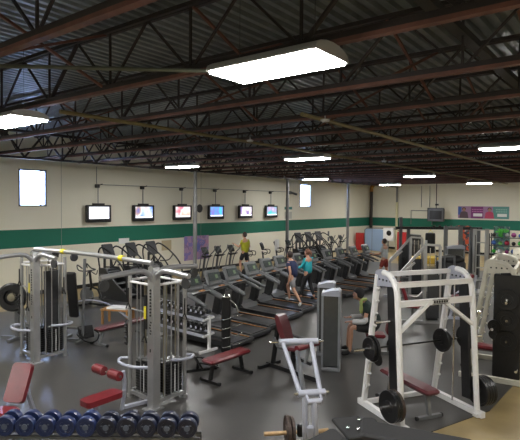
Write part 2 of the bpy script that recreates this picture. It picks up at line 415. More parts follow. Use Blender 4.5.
# purple poster on the tv wall
t = tag(MB().box((XW+.02, 17.2, 1.17), (.03, 1.62, 1.14)).build('wall_poster', patch_mat('purple_print', ((.28, .18, .34), (.42, .28, .45), (.25, .2, .5), (.5, .25, .4), (.33, .22, .42)), 5)), 'purple patterned square poster low on the television wall', 'poster')
b = MB()
for a in range(3):
    b.tube([(XW+.045, 17.5+.28*math.cos(q)*(1-a*.25), 1.15+.38*math.sin(q)*(1-a*.25)) for q in [R(30+20*i) for i in range(10)]], .02, 6)
b.build('blue_swirl', mat('swirl_blue', (.15, .2, .55), .5), t)
def flat_sign(name, y, z, w, h, m, label, cat='sign'):
    return tag(MB().box((XW+.02, y, z), (.03, w, h)).build(name, m), label, cat)
flat_sign('wall_notice', 12.98, 1.72, .5, .22, PAPER, 'pair of small white notices on the green stripe above the stair climbers', 'notice')
flat_sign('wall_notice', 15.3, 1.40, .55, .45, mat('beige_card', (.5, .42, .26), .6), 'beige card pinned low on the wall between the climbers', 'notice')
flat_sign('wall_notice', 24.9, 3.05, .75, .16, mat('green_sign', (.03, .2, .18), .5), 'small green sign strip beside the second grey column', 'sign')
flat_sign('wall_notice', 24.9, 2.62, .7, .42, mat('pale_card', (.5, .5, .45), .6), 'pale framed card beneath the small green sign', 'notice')
flat_sign('wall_switch', 29.7, 1.35, .16, .28, MGREY, 'grey switch box on the wall right of the right window', 'switch box')
flat_sign('wall_switch', 29.7, .95, .16, .28, MGREY, 'lower grey switch box on the wall right of the right window', 'switch box')
t = tag(MB().lathe((XW, 17.35, 3.05), (1, 0, 0), [(.17, 0), (.19, .02), (.19, .05), (.16, .06), (.155, .045), (.01, .045)], 24).build('wall_clock', mat('clock_face', (.55, .55, .52), .5)), 'small round wall clock beside the first grey column', 'clock')
b = MB(); b.lathe((XW+.0, 17.35, 3.05), (1, 0, 0), [(.165, .055), (.20, .055), (.20, .065), (.165, .065)], 24); b.bar((XW+.055, 17.35, 3.05), (XW+.055, 17.35, 3.16), .01); b.bar((XW+.055, 17.35, 3.05), (XW+.055, 17.43, 3.02), .01); b.build('clock_rim', BLACK, t)
t = thing('security_camera', 'grey security camera on the wall left of the right window', 'camera', (XW, 25.0, 3.98))
MB().box((.05, 0, 0), (.10, .2, .2)).build('mount', GREY, t); MB().cyl((.08, 0, .02), (.32, .35, -.1), .07, 10).build('camera_body', MGREY, t)

# banner on the far wall: two portraits, two colour panels with white boxes
t = thing('fitness_banner', 'long banner with two people and purple and teal panels on the far wall', 'banner', (-8.95, YW, 2.84))
MB().box((0, -.02, 0), (3.24, .03, .82)).build('backing', mat('banner_lilac', (.36, .20, .34), .5), t)
MB().box((.18-.55, -.04, 0), (.78, .01, .80)).build('purple_panel', mat('banner_purple', (.20, .035, .17), .5), t)
MB().box((1.12, -.04, 0), (.98, .01, .80)).build('teal_panel', mat('banner_teal', (.10, .30, .27), .5), t)
MB().box((-1.5, -.04, .1), (.22, .01, .55)).build('blue_panel', mat('banner_blue', (.05, .12, .4), .5), t)
for x, z in ((-.32, -.17), (1.2, -.17)): MB().box((x, -.05, z), (.58, .01, .2)).build('white_box', PAPER, t)
for x, m in ((-.35, mat('banner_pink', (.65, .25, .5), .5)), (1.15, mat('banner_mint', (.4, .62, .58), .5))):
    g = MB()
    for r_ in range(2):
        for k in range(7): g.box((x-.3+k*.1, -.047, .2-r_*.14), (.065, .006, .05))
    g.build('lettering', m, t)
for x, m, hm in ((-1.22, mat('banner_dark', (.10, .06, .08), .5), 1), (.42, mat('banner_red', (.5, .05, .12), .5), 1)):
    g = MB(); g.prism([(-.30+x, -.4), (.30+x, -.4), (.24+x, -.02), (.1+x, .06), (-.1+x, .06), (-.24+x, -.02)], 'y', -.05, -.04); g.build('portrait_shirt', m, t)
    g = MB(); g.sph((x, -.045, .17), .12, (.8, .08, 1)); g.build('portrait_face', mat('banner_skin', (.42, .22, .15), .6), t)
    g = MB(); g.sph((x, -.036, .22), .13, (.95, .06, .9)); g.build('portrait_hair', mat('banner_hair', (.04, .02, .02), .6), t)
# three posters below
cols1 = ((.02, .02, .025), (.05, .05, .06), (.55, .08, .02), (.03, .03, .04), (.4, .4, .4), (.06, .08, .05))
cols2 = ((.05, .16, .14), (.09, .20, .18), (.03, .07, .08), (.20, .22, .18), (.04, .10, .12), (.30, .2, .2))
tag(MB().box((-10.1, YW-.02, 1.05), (.85, .03, 1.75)).build('wall_poster', patch_mat('sport_print', cols1, 4.2)), 'dark sport poster with orange patches under the banner, left one', 'poster')
tag(MB().box((-7.75, YW-.02, 1.15), (.98, .03, 1.6)).build('wall_poster', patch_mat('teal_print', cols2, 5.2)), 'teal crowd poster under the right end of the banner', 'poster')
# blue framed door and red lockers on the far wall
t = thing('glass_partition', 'pale blue curved glass partition standing near the room corner', 'partition', (-15.55, 33.4, 0))
b = MB(); b.prism([(-.75, .02), (.75, .02), (.75, 1.45), (.5, 1.58), (-.6, 1.58), (-.75, 1.5)], 'y', -.01, .01); b.build('glass_panel', mat('blue_glass', (.30, .42, .62), .25), t)
b = MB(); b.tube([(-.77, 0, 0), (-.77, 0, 1.5), (-.6, 0, 1.62), (1.4, 0, 1.66), (1.9, 0, 1.5), (1.95, 0, 0)], .03, 8); b.tube([(-.2, 0, 0), (-.2, 0, 1.6)], .02, 6); b.build('rail', MGREY, t)
LOCK = mat('locker_red', (.42, .02, .02), .4)
def locker(x, y, h, label):
    t = thing('red_cabinet', label, 'cabinet', (x, y, 0)); b = MB(); b.box((0, 0, h/2), (.62, .4, h), None, .01); b.build('body', LOCK, t)
    b = MB(); b.box((0, -.205, h*.5), (.56, .02, h-.1)); b.build('door', mat('locker_door', (.5, .03, .03), .35), t)
locker(-16.68, 33.5, 1.25, 'bright red cabinet left of the pale blue glass partition')
locker(-13.4, 33.2, 1.45, 'tall red cabinet right of the pale blue glass partition')
t = tag(MB().box((-14.35, 33.0, 1.25), (.75, .03, .9)).build('notice_board', PAPER), 'white notice board with a dark head silhouette beside the cream column', 'notice board')
MB().box((-14.35, 33.0, .4), (.06, .06, .8)).build('stand', GREY, t); MB().sph((-14.3, 32.97, 1.35), .18, (1, .2, 1)).build('dark_print', BLACK, t)
# conduits on the far wall
b = MB()
b.tube([(-13.15, 35.96, 4.7), (-13.15, 35.96, 3.15)], .02, 6); b.tube([(-12.55+.0, 35.96, 4.7), (-12.55, 35.96, 3.15)], .02, 6)
b.tube([(-13.9, 35.96, 1.9), (-13.9, 35.96, 2.9), (-12.35, 35.96, 2.9), (-12.35, 35.96, 1.9)], .03, 6)
tag(b.build('wall_conduit', COLG), 'grey wall conduits forming an upright rectangle on the green stripe', 'conduit')

# ------------------------------------------------------------------ cardio machines (front of each faces local -x)
def treadmill(label):
    t = thing('treadmill', label, 'treadmill', (0, 0, 0), 0, 'treadmills in the long row')
    b = MB(); b.prism([(-.75, .06), (1.0, .04), (1.03, .10), (1.0, .16), (-.70, .20)], 'y', -.42, -.29); b.prism([(-.75, .06), (1.0, .04), (1.03, .10), (1.0, .16), (-.70, .20)], 'y', .29, .42)
    b.box((.99, 0, .09), (.10, .84, .10), None, .02); b.build('side_rails', DGREY, t)
    b = MB(); b.box((.12, 0, .145), (1.74, .56, .03)); b.build('belt', BELT, t)
    b = MB()
    b.bar((-.6, .29, .20), (.97, .29, .168), .02, .01)
    b.build('side_stripe', ORANGE, t)
    b = MB(); b.prism([(-1.03, .04), (-.55, .05), (-.50, .18), (-.62, .27), (-.85, .33), (-1.02, .26)], 'y', -.38, .38); b.build('motor_hood', mat('hood_grey', (.15, .153, .16), .35, .2), t)
    for s in (-1, 1):
        b = MB(); b.prism([(-.92, .10), (-.70, .10), (-.50, .95), (-.52, 1.15), (-.64, 1.15), (-.72, .95)], 'y', s*.36-.05, s*.36+.05); b.build('upright', DGREY, t)
        b = MB(); b.tube(curve([(-.62, s*.34, 1.14), (-.35, s*.37, 1.08), (.0, s*.38, .98), (.22, s*.38, .90)]), [.06]*7+[.052]*6+[.04]*6, 8); b.build('handrail', mat('rail_grey', (.15, .155, .16), .35, .2), t)
    c = MB(); c.box((-.56, 0, 1.33), (.10, .60, .44), (0, R(-24), 0), .05); c.box((-.42, 0, 1.08), (.30, .70, .07), (0, R(-6), 0), .02); c.bar((-.62, -.2, 1.05), (-.6, -.14, 1.2), .06, .05); c.bar((-.62, .2, 1.05), (-.6, .14, 1.2), .06, .05); co = c.build('console', mat('console_grey', (.16, .165, .17), .35, .1, .1, 10), t)
    s = MB(); s.box((-.50, 0, 1.37), (.015, .44, .22), (0, R(-24), 0)); s.build('display', SCRN, co)
    s = MB()
    for j in (-1, 1):
        for k in range(3): s.box((-.455, j*(.08+.05*k), 1.20), (.012, .03, .035), (0, R(-24), 0))
    s.build('key_row', LGREY, co)
    s = MB(); s.box((-.492, .06, 1.37), (.012, .10, .10), (0, R(-24), 0)); s.build('green_readout', mat('green_led', (.12, .17, .10), .4, emit=(.3, .6, .15), es=.04), co)
    s = MB(); s.box((-.34, .10, 1.13), (.09, .14, .04)); s.build('control_pad', ORED, co)
    b = MB(); b.tube(curve([(-.30, -.30, 1.08), (-.18, -.18, 1.13), (-.16, 0, 1.14), (-.18, .18, 1.13), (-.30, .30, 1.08)], 4), .02, 6); b.build('front_grip', BLACK, t)
    return t
TR = [8.80, 9.72, 10.66, 11.85, 12.90, 13.92, 15.0, 16.05, 17.1, 18.15, 19.3, 20.45]
TL = ['nearest treadmill in the row, behind the two-tier dumbbell rack', 'treadmill second from the near end of the row, with green readout', 'treadmill third from the near end of the row', 'empty treadmill just before the running man', 'treadmill the running man in navy shirt uses', 'treadmill the woman in the teal top uses',
      'treadmill just beyond the woman in teal', 'second treadmill beyond the woman in teal', 'third treadmill beyond the woman in teal', 'fourth treadmill beyond the woman in teal', 'treadmill used by the person in the pale grey shirt', 'treadmill just beyond the person in the pale grey shirt', 'second treadmill beyond the person in the pale grey shirt', 'farthest treadmill at the end of the row']
t0 = None
for y, lab in zip(TR, TL):
    x = -8.36-.2*min(y-8.9, 5.1)
    if t0 is None: t0 = treadmill(lab); t0.location = (x, y, .012); t0.rotation_euler.z = R(2)
    else: dup(t0, (x, y, .012), R(2), lab)

def stair_climber(label):
    t = thing('stair_climber', label, 'stair climber', (0, 0, 0), 0, 'stair climbers by the left wall')
    b = MB(); b.prism([(-.75, 0), (.55, 0), (.55, .18), (.1, .5), (-.2, .75), (-.45, 1.05), (-.75, 1.05)], 'y', -.33, -.25); b.prism([(-.75, 0), (.55, 0), (.55, .18), (.1, .5), (-.2, .75), (-.45, 1.05), (-.75, 1.05)], 'y', .25, .33)
    b.box((-.6, 0, .5), (.28, .5, 1.0)); b.build('housing', DGREY, t)
    for k in range(5): MB().box((.35-k*.20, 0, .16+k*.19), (.22, .50, .03), None, .005).build('step', GREY, t)
    for s in (-1, 1):
        b = MB(); b.tube(curve([(.55, s*.36, .15), (.50, s*.36, .85), (.25, s*.36, 1.25), (-.25, s*.36, 1.62), (-.62, s*.34, 1.75), (-.80, s*.30, 1.5), (-.72, s*.3, 1.0)]), .028, 8)
        b.tube(curve([(.1, s*.36, 1.38), (-.1, s*.34, 1.15), (-.5, s*.33, 1.1)]), .022, 8); b.build('handrail', BLACK, t)
    c = MB(); c.box((-.62, 0, 1.60), (.08, .50, .52), (0, R(-22), 0), .03)
    for s in (-1, 1): c.bar((-.65, s*.15, 1.0), (-.65, s*.15, 1.45), .06)
    co = c.build('console', DGREY, t)
    for k in range(4): MB().box((-.565-.035*k+.03, 0, 1.46+.09*k), (.012, .36, .05), (0, R(-22), 0)).build('display_row', SILV, co)
    return t
sc = stair_climber('black stair climber with arched handrails, leftmost near the wall'); 
SC = [(-14.2, 10.65, 'black stair climber with arched handrails, leftmost near the wall'), (-14.2, 11.64, 'black stair climber between the two tallest ones by the wall'), (-14.2, 12.57, 'black stair climber directly behind the centre cable tower'),
      (-13.4, 21.2, 'black stair climber behind the woman in teal, leftmost of the far three'), (-13.4, 22.15, 'black stair climber behind the treadmills, middle of the far three'), (-13.4, 23.15, 'black stair climber under the right wall window, last of the far three')]
for i, (x, y, lab) in enumerate(SC):
    if i == 0: sc.location = (x, y, .012); sc.rotation_euler.z = R(10)
    else: dup(sc, (x, y, .012), R(10 if i < 3 else -5), lab)

def elliptical(label):
    t = thing('elliptical_trainer', label, 'elliptical trainer', (0, 0, 0), 0, 'elliptical trainers by the left wall')
    b = MB(); b.bar((-.85, 0, .05), (.85, 0, .05), .12, .08); b.bar((-.85, -.32, .04), (-.85, .32, .04), .08, .08); b.bar((.85, -.3, .04), (.85, .3, .04), .08, .08)
    b.tube([(-.6, 0, .08), (-.48, 0, .9), (-.42, 0, 1.28)], .045, 8); b.build('frame', MGREY, t)
    b = MB(); b.lathe((.45, -.10, .36), (0, 1, 0), [(.02, 0), (.30, .0), (.33, .04), (.33, .16), (.30, .20), (.02, .20)], 22); b.build('flywheel_cover', DGREY, t)
    for s in (-1, 1):
        b = MB(); b.bar((.55, s*.10, .36-s*.12), (-.58, s*.10, .25+s*.06), .05, .05); b.box((-.12, s*.2, .36), (.36, .14, .05), (0, R(3*s), 0), .01); b.build('pedal', BLACK, t)
        b = MB(); b.tube(curve([(-.60, s*.18, .24), (-.52, s*.22, .8), (-.40, s*.26, 1.2), (-.20, s*.28, 1.42), (-.12, s*.24, 1.62)]), .022, 8); b.build('swing_arm', GREY, t)
    c = MB(); c.box((-.44, 0, 1.42), (.07, .36, .30), (0, R(-28), 0), .03); c.box((-.36, 0, 1.2), (.18, .34, .06)); co = c.build('console', BLACK, t)
    MB().box((-.398, 0, 1.44), (.012, .26, .18), (0, R(-28), 0)).build('display', SCRN, co)
    b = MB(); b.tube(curve([(-.22, -.18, 1.22), (-.16, 0, 1.25), (-.22, .18, 1.22)], 4), .018, 6); b.build('fixed_grip', BLACK, t)
    return t
EL = [(-13.4, 14.35, 'elliptical trainer nearest to the first grey column'), (-13.4, 15.1, 'elliptical trainer left of the man in the yellow green shirt'), (-13.4, 15.9, 'elliptical trainer the man in the yellow green shirt stands on'),
      (-13.4, 20.1, 'elliptical trainer just right of the second grey column'), (-13.4, 24.3, 'elliptical trainer right of the far stair climbers'), (-13.4, 25.3, 'farthest elliptical trainer by the left wall')]
e0 = None
for x, y, lab in EL:
    if not lab: continue
    if e0 is None: e0 = elliptical(lab); e0.location = (x, y, .012); e0.rotation_euler.z = R(5)
    else: dup(e0, (x, y, .012), R(5), lab)

def upright_bike(label):
    t = thing('exercise_bike', label, 'exercise bike', (0, 0, 0), 0, 'exercise bikes by the left wall')
    b = MB(); b.bar((-.5, 0, .08), (.5, 0, .08), .10, .08); b.bar((-.5, -.27, .04), (-.5, .27, .04), .07, .07); b.bar((.5, -.27, .04), (.5, .27, .04), .07, .07)
    b.tube([(-.15, 0, .1), (-.32, 0, .75), (-.38, 0, 1.15)], .04, 8); b.tube([(.1, 0, .2), (.26, 0, .85)], .035, 8); b.build('frame', MGREY, t)
    b = MB(); b.lathe((-.12, -.07, .38), (0, 1, 0), [(.02, 0), (.24, 0), (.26, .03), (.26, .11), (.24, .14), (.02, .14)], 20); b.build('flywheel_cover', DGREY, t)
    b = MB(); b.prism([(.10, -.03), (.16, -.10), (.42, -.13), (.46, 0), (.42, .13), (.16, .10), (.10, .03)], 'z', .85, .93); b.build('saddle', BLACK, t)
    for s in (-1, 1):
        b = MB(); b.bar((.05, s*.09, .38), (.05+s*.15, s*.10, .28), .03); b.box((.05+s*.15, s*.10, .28), (.10, .12, .03)); b.build('pedal', BLACK, t)
        b = MB(); b.tube(curve([(-.38, 0, 1.05), (-.32, s*.2, 1.08), (-.12, s*.24, 1.06), (-.10, s*.2, 1.22), (-.3, s*.12, 1.25)]), .017, 6); b.build('handlebar', BLACK, t)
    c = MB(); c.box((-.40, 0, 1.38), (.06, .30, .36), (0, R(-20), 0), .03); co = c.build('console', BLACK, t)
    MB().box((-.362, 0, 1.40), (.012, .22, .22), (0, R(-20), 0)).build('display', SCRN, co)
    return t
u0 = upright_bike('exercise bike below the last two televisions, left one of the pair'); u0.location = (-13.4, 17.0, .012); u0.rotation_euler.z = R(20)
dup(u0, (-13.4, 18.05, .012), R(20), 'exercise bike below the last two televisions, right one of the pair')
dup(u0, (-13.4, 19.1, .012), R(20), 'exercise bike with a white towel beside the second grey column')
tag(MB().prism(rrect(.34, .5, .05), 'x', -.06, .06).build('towel', PAPER, None, (-13.72, 18.98, 1.40), R(20)), 'white towel hung over the exercise bike console beside the second grey column', 'towel')

# spin bike at the left
t = thing('spin_bike', 'black spin bike with looped handlebars against the bare wall at left', 'exercise bike', (-13.75, 9.35, .012), R(12))
b = MB(); b.bar((-.5, -.25, .04), (-.5, .25, .04), .07, .07); b.bar((.5, -.25, .04), (.5, .25, .04), .07, .07); b.bar((-.5, 0, .08), (.5, 0, .08), .07, .07)
b.tube([(-.45, 0, .08), (-.22, 0, .6), (-.3, 0, 1.12)], .04, 8); b.tube([(.3, 0, .1), (.05, 0, .55), (-.22, 0, .6)], .035, 8); b.tube([(.05, 0, .5), (.28, 0, .98)], .03, 8); b.build('frame', BLKM, t)
b = MB(); b.lathe((-.42, -.04, .32), (0, 1, 0), [(.02, 0), (.25, 0), (.27, .02), (.27, .06), (.25, .08), (.02, .08)], 22); b.build('flywheel', MGREY, t)
b = MB(); b.prism([(.12, -.03), (.2, -.09), (.44, -.12), (.47, 0), (.44, .12), (.2, .09), (.12, .03)], 'z', .97, 1.04); b.build('saddle', BLACK, t)
for s in (-1, 1):
    b = MB(); b.tube(curve([(-.3, 0, 1.12), (-.28, s*.24, 1.13), (-.50, s*.27, 1.16), (-.62, s*.2, 1.30), (-.5, s*.1, 1.18)]), .02, 6)
    b.tube(curve([(-.3, s*.05, 1.1), (-.22, s*.2, .98), (-.16, s*.2, 1.12)]), .016, 6); b.build('handlebar', BLACK, t)
    MB().box((.02+s*.15, s*.10, .30), (.1, .1, .03)).build('pedal', CHROME, t)

# ------------------------------------------------------------------ multi-station cable towers
def cable_tower(label, loc, full):
    t = thing('cable_tower', label, 'cable machine', loc, 0, 'silver cable towers')
    b = MB(); b.prism([(-.072, 0), (.072, 0), (.072, 2.16), (.055, 2.27), (0, 2.31), (-.055, 2.27), (-.072, 2.16)], 'y', -.06, .08); b.box((0, 0, .01), (.24, .26, .02)); p = b.build('main_post', SILV, t)
    g = MB()
    for k in range(9): g.bar((.0-.012, -.063, 1.50+k*.05), (.0+.014, -.063, 1.515+k*.05), .012, .03)
    for k in range(5): g.box((.012*math.sin(k*2), -.063, 1.22+k*.045), (.03, .006, .022), (0, R(20), 0))
    g.box((0, -.063, .95), (.02, .006, .05)); g.build('post_lettering', BLACK, p)
    b = MB(); b.bar((0, .05, .09), (-.72, .10, .10), .05, .05); b.bar((.0, .05, .09), (.02, .68, .10), .05, .05); b.bar((-.72, .1, .10), (-.72, .72, .10), .05, .05); b.bar((.02, .68, .10), (-.72, .72, .10), .05, .05)
    b.build('base_frame', SILV, t)
    for (x, y) in ((-.72, .10), (.02, .66), (-.72, .72)):
        b = MB(); b.cyl((x, y, 0), (x, y, 2.12), .034, 12); b.cyl((x, y, 0), (x, y, .05), .05, 12); b.build('side_post', SILV, t)
    b = MB(); b.tube([(-.72, .10, 1.96), (-.05, .08, 1.96)], .022, 8); b.tube([(.02, .66, 1.98), (.02, .08, 1.98)], .022, 8); b.tube([(-.72, .72, 1.97), (.02, .66, 1.97)], .022, 8); b.tube([(-.72, .1, 1.99), (-.72, .72, 1.99)], .022, 8)
    b.build('top_crossbar', WHITE, t)
    for (dx, dy, L, cut) in ((0, -1, .98, 0), (1, 0, .80, 0), (0, 1, .95, 0)):
        b = MB(); d = V((dx, dy, 0)); b.tube(curve([(0, 0, 2.02), (dx*.10, dy*.10, 2.16), (dx*.3, dy*.3, 2.235), d*L+V((0, 0, 2.20))], 5), .042, 10); a = b.build('arm', SILV, t)
        pb = MB(); c = d*(L-.06)+V((0, 0, 2.09)); s = V((dy, dx, 0)); pb.lathe(c-s*.02, s, [(.02, 0), (.085, 0), (.075, .02), (.085, .04), (.02, .04)], 18); pb.bar(c, c+V((0, 0, .12)), .05, .02); pb.build('pulley', DGREY, a)
    for (x0, y0) in ((-.38, .22), (-.10, .46)):
        w, dd = (.42, .20) if x0 < -.3 else (.20, .32)
        st = MB()
        for k in range(11): st.box((x0, y0, .16+k*.045), (w, dd, .040), None, .004)
        so = st.build('weight_stack', BLACK, t)
        g = MB()
        g.box((x0+(.0 if w > .3 else w/2+.002), y0-(dd/2+.002 if w > .3 else 0), .38), (.016 if w > .3 else .003, .003 if w > .3 else .016, .46))
        g.build('stack_numbers', PAPER, so)
        for s in (-1, 1):
            g = MB(); q = (s*.10, 0) if w > .3 else (0, s*.10); g.cyl((x0+q[0], y0+q[1], .1), (x0+q[0], y0+q[1], 1.96), .012, 8); g.build('guide_rod', RODM, t)
        g = MB(); g.cyl((x0, y0, .8), (x0, y0, 2.05), .006, 6); g.build('cable', BLACK, t)
        for s in (-1, 1):
            g = MB(); g.cyl((x0+s*.15 if w > .3 else x0, y0+.06 if w > .3 else y0+s*.15, .1), (x0+s*.15 if w > .3 else x0, y0+.06 if w > .3 else y0+s*.15, 1.98), .016, 8); g.build('inner_post', SILV if s > 0 else RODM, t)
        g = MB(); g.box((x0, y0, .675), (w, dd, .04), None, .01); g.cyl((x0, y0, .69), (x0, y0, .82), .015, 8); g.build('top_plate', GREY, so)
    for (c, a0) in (((-.42, -.02), 1), ((.12, .42), 0)):     # curved hand guards
        b = MB()
        if a0: pts = [(-.05, -.02, .66), (-.30, -.17, .655), (-.65, -.16, .655), (-.82, -.02, .66), (-.72, .10, .66)]
        else: pts = [(.05, .34, .72), (.16, .42, .72), (.20, .62, .72), (.12, .76, .72), (.02, .68, .72)]
        b.tube(curve(pts), .026, 10); b.build('guard_rail', LGREY, t)
    if not full:
        b = MB(); b.box((-.36, .60, 1.1), (.34, .03, 1.5)); b.build('rear_shroud', SHRD, t)
        b = MB(); b.box((-.05, .40, 1.15), (.03, .34, 1.4)); b.build('side_shroud', DGREY, t)
        for k in range(4):
            b = MB(); b.cyl((-.62+.16*k, .66, .1), (-.62+.16*k, .66, 1.98), .02, 8); b.build('guide_rod', SILV if k % 2 else RODM, t)
        b = MB(); b.lathe((-.3, .2, 2.03), (0, 1, 0), [(.02, 0), (.09, 0), (.08, .02), (.09, .04), (.02, .04)], 18); b.box((-.3, .22, 2.1), (.06, .06, .16)); b.build('top_pulley', BLACK, t)
    for (x1, y1) in ((-.58, .14), (-.46, .12), (-.16, .12), (.02, .22), (.02, .36), (.02, .52)):
        b = MB(); b.cyl((x1, y1, .12), (x1, y1, 1.96), .011, 6); b.build('guide_rod', SILV if (x1*100) % 3 else RODM, t)
    for (x1, y1, z1) in ((-.66, .02, 1.52), (.08, .60, 1.35), (-.10, -.10, 1.08)):
        b = MB(); b.tube([(x1, y1, z1+.35), (x1, y1, z1+.1), (x1-.06, y1, z1), (x1+.06, y1, z1), (x1, y1, z1+.1)], .012, 6); b.build('hanging_handle', BLACK, t)
    b = MB(); b.tube([(-.70, .10, 1.5), (-.05, .06, 1.5)], .014, 6); b.build('mid_crossbar', SILV, t)
    b = MB(); b.tube([(-.72, .08, 1.30), (-.60, -.10, 1.28)], .012, 6)
    b.bar((-.76, .06, .88), (-.76, .06, 1.32), .03, .02)
    for k in range(5): b.sph((-.77, .06, .92+.09*k), .035, (1, 1, .7), 10, 6)
    b.build('hook_strip', BLACK, t)
    b = MB(); b.bar((-.20, .02, 1.25), (-.20, .02, 1.80), .06, .04); b.build('strap', BLACK, t)
    b = MB(); b.bar((-.20, -.005, 1.42), (-.20, -.005, 1.62), .05, .012); b.bar((-.12, -.0, .96), (-.12, -.0, 1.2), .035, .012); b.build('yellow_tape', YEL, t)
    if full:
        # lat pull-down seat under the near arm
        b = MB(); b.tube(curve([(-.36, -.34, 0), (-.30, -.34, .25), (-.26, -.36, .50), (-.24, -.40, .66)]), .03, 8); b.bar((-.36, -.30, .03), (-.2, .05, .06), .06, .05); b.bar((-.27, -.36, .32), (-.05, -.62, .40), .05, .05); b.bar((-.04, -1.15, .05), (-.04, -.3, .05), .06, .05); b.bar((-.05, -1.05, .05), (-.05, -1.02, .38), .05, .05)
        b.bar((-.27, -.38, .62), (-.30, -.58, .64), .04, .04); b.build('seat_frame', LGREY, t)
        b = MB(); b.prism(rrect(.26, .60, .06), 'z', .40, .48); b.build('seat', BRED, t).location = (-.05, -.92, 0)
        for s in (-1, 1):
            b = MB(); x0 = -.40+s*.20; b.lathe((x0-.12, -.58, .66), (1, 0, 0), [(.03, 0), (.068, .0), (.075, .02), (.075, .22), (.068, .24), (.03, .24)], 18); b.build('thigh_roller', BRED, t)
        b = MB(); b.cyl((-.74, -.58, .66), (-.06, -.58, .66), .02, 10); b.build('roller_axle', CHROME, t)
    return t
T1 = cable_tower('left silver multi-station cable tower standing at the left edge', (-9.86, 5.25, .012), False)
T2 = cable_tower('centre silver multi-station cable tower with red pull-down seat and rollers', (-6.2, 5.25, .012), True)
t = thing('crossover_beam', 'long silver crossover beam with yellow straps joining the two cable towers', 'beam', (-8.03, 5.25, 2.30))
b = MB(); b.tube(curve([(-1.80, 0, .045), (0, 0, .07), (1.80, 0, .045)], 6), .04, 10); b.build('beam_tube', SILV, t)
for x in (-.75, 1.02): MB().tube([(x-.05, 0, .066), (x+.05, 0, .066)], .05, 10).build('yellow_strap', YEL, t)
b = MB()
for k in range(8): b.tube([(-1.15+k*.03, 0, -.02-.006*k), (-1.13+k*.03, .0, .03)], .008, 5)
b.build('cord', BLACK, t)
# black handles and foot plates near the towers
def pulley_station(loc, rz, label):
    t = thing('row_footplate', label, 'foot plate', loc, rz)
    MB().box((0, 0, .22), (.30, .36, .03), (0, R(60), 0), .01).build('foot_plate', BLACK, t)
    b = MB(); b.tube(curve([(.0, -.2, .24), (.18, -.24, .2), (.4, -.1, .08), (.42, .1, .08), (.2, .24, .18), (0, .2, .24)]), .018, 6); b.bar((-.25, 0, .04), (.4, 0, .04), .06, .05); b.bar((0, 0, .04), (.02, 0, .2), .05); b.build('bent_handle', BLKM, t)
pulley_station(at(86, 341), R(-15), 'black bent foot plate on the floor right of the left cable tower')
pulley_station(at(197, 372), R(60), 'black bent foot plate on the floor right of the centre cable tower')

# long red rowing bench between the towers
def pad_bench(name, label, loc, rz, L, W, H, m, legs=1, cat='bench', group=None):
    t = thing(name, label, cat, loc, rz, group)
    b = MB(); b.box((0, 0, H-.035), (L, W, .075), None, .03); b.build('seat_pad', m, t)
    b = MB(); b.bar((-L/2+.08, 0, H-.10), (L/2-.08, 0, H-.10), .06, .05); b.build('spine', GREY, t)
    for s in (-1, 1):
        b = MB(); b.bar((s*(L/2-.16), 0, H-.12), (s*(L/2-.10), 0, .04), .06, .05, (0, 1, 0)); b.bar((s*(L/2-.10), -.22, .03), (s*(L/2-.10), .22, .03), .06, .05); b.build('leg', GREY if legs == 1 else BLKM, t)
    b = MB()
    for s in (-1, 1): b.cyl((s*(L/2-.10), -.25, .03), (s*(L/2-.10), -.22, .03), .034, 8); b.cyl((s*(L/2-.10), .22, .03), (s*(L/2-.10), .25, .03), .034, 8)
    b.build('foot_cap', BLACK, t)
    return t
p = (at(92, 330, .42)+at(150, 316, .42))/2
pad_bench('rowing_bench', 'long flat maroon rowing bench between the two cable towers', (p.x, p.y, .012), math.atan2(at(150, 316, .42).y-at(92, 330, .42).y, at(150, 316, .42).x-at(92, 330, .42).x), 1.5, .24, .42, MAROON)
p = at(227, 355, .43)
pad_bench('flat_bench', 'flat dark red weight bench on the floor right of the centre cable tower', (p.x, p.y, .012), R(88), 1.08, .30, .44, RED, 2)

# red incline bench bottom left
def incline_bench(label, loc, rz):
    """origin under the hinge between seat and back, local +x towards the seat front"""
    t = thing('incline_bench', label, 'bench', loc, rz)
    b = MB(); b.box((.22, 0, .45), (.36, .30, .08), (0, R(-6), 0), .03); b.build('seat_pad', BRED, t)
    b = MB(); b.prism(rrect(.54, .29, .05), 'z', -.04, .04); o = b.build('back_pad', BRED, t)
    o.location = (-.14, 0, .73); o.rotation_euler = (0, R(61), 0)
    b = MB(); b.bar((-.65, 0, .05), (.45, 0, .05), .07, .06); b.bar((-.65, -.25, .03), (-.65, .25, .03), .06, .06); b.bar((.45, -.22, .03), (.45, .22, .03), .06, .06); b.bar((.05, 0, .08), (.15, 0, .42), .06, .06); b.bar((-.55, 0, .08), (-.24, 0, .72), .05, .05); b.build('frame', LGREY, t)
    return t
incline_bench('bright red incline bench with raised back at the lower left corner', (-6.93, 3.37, .012), R(-60))

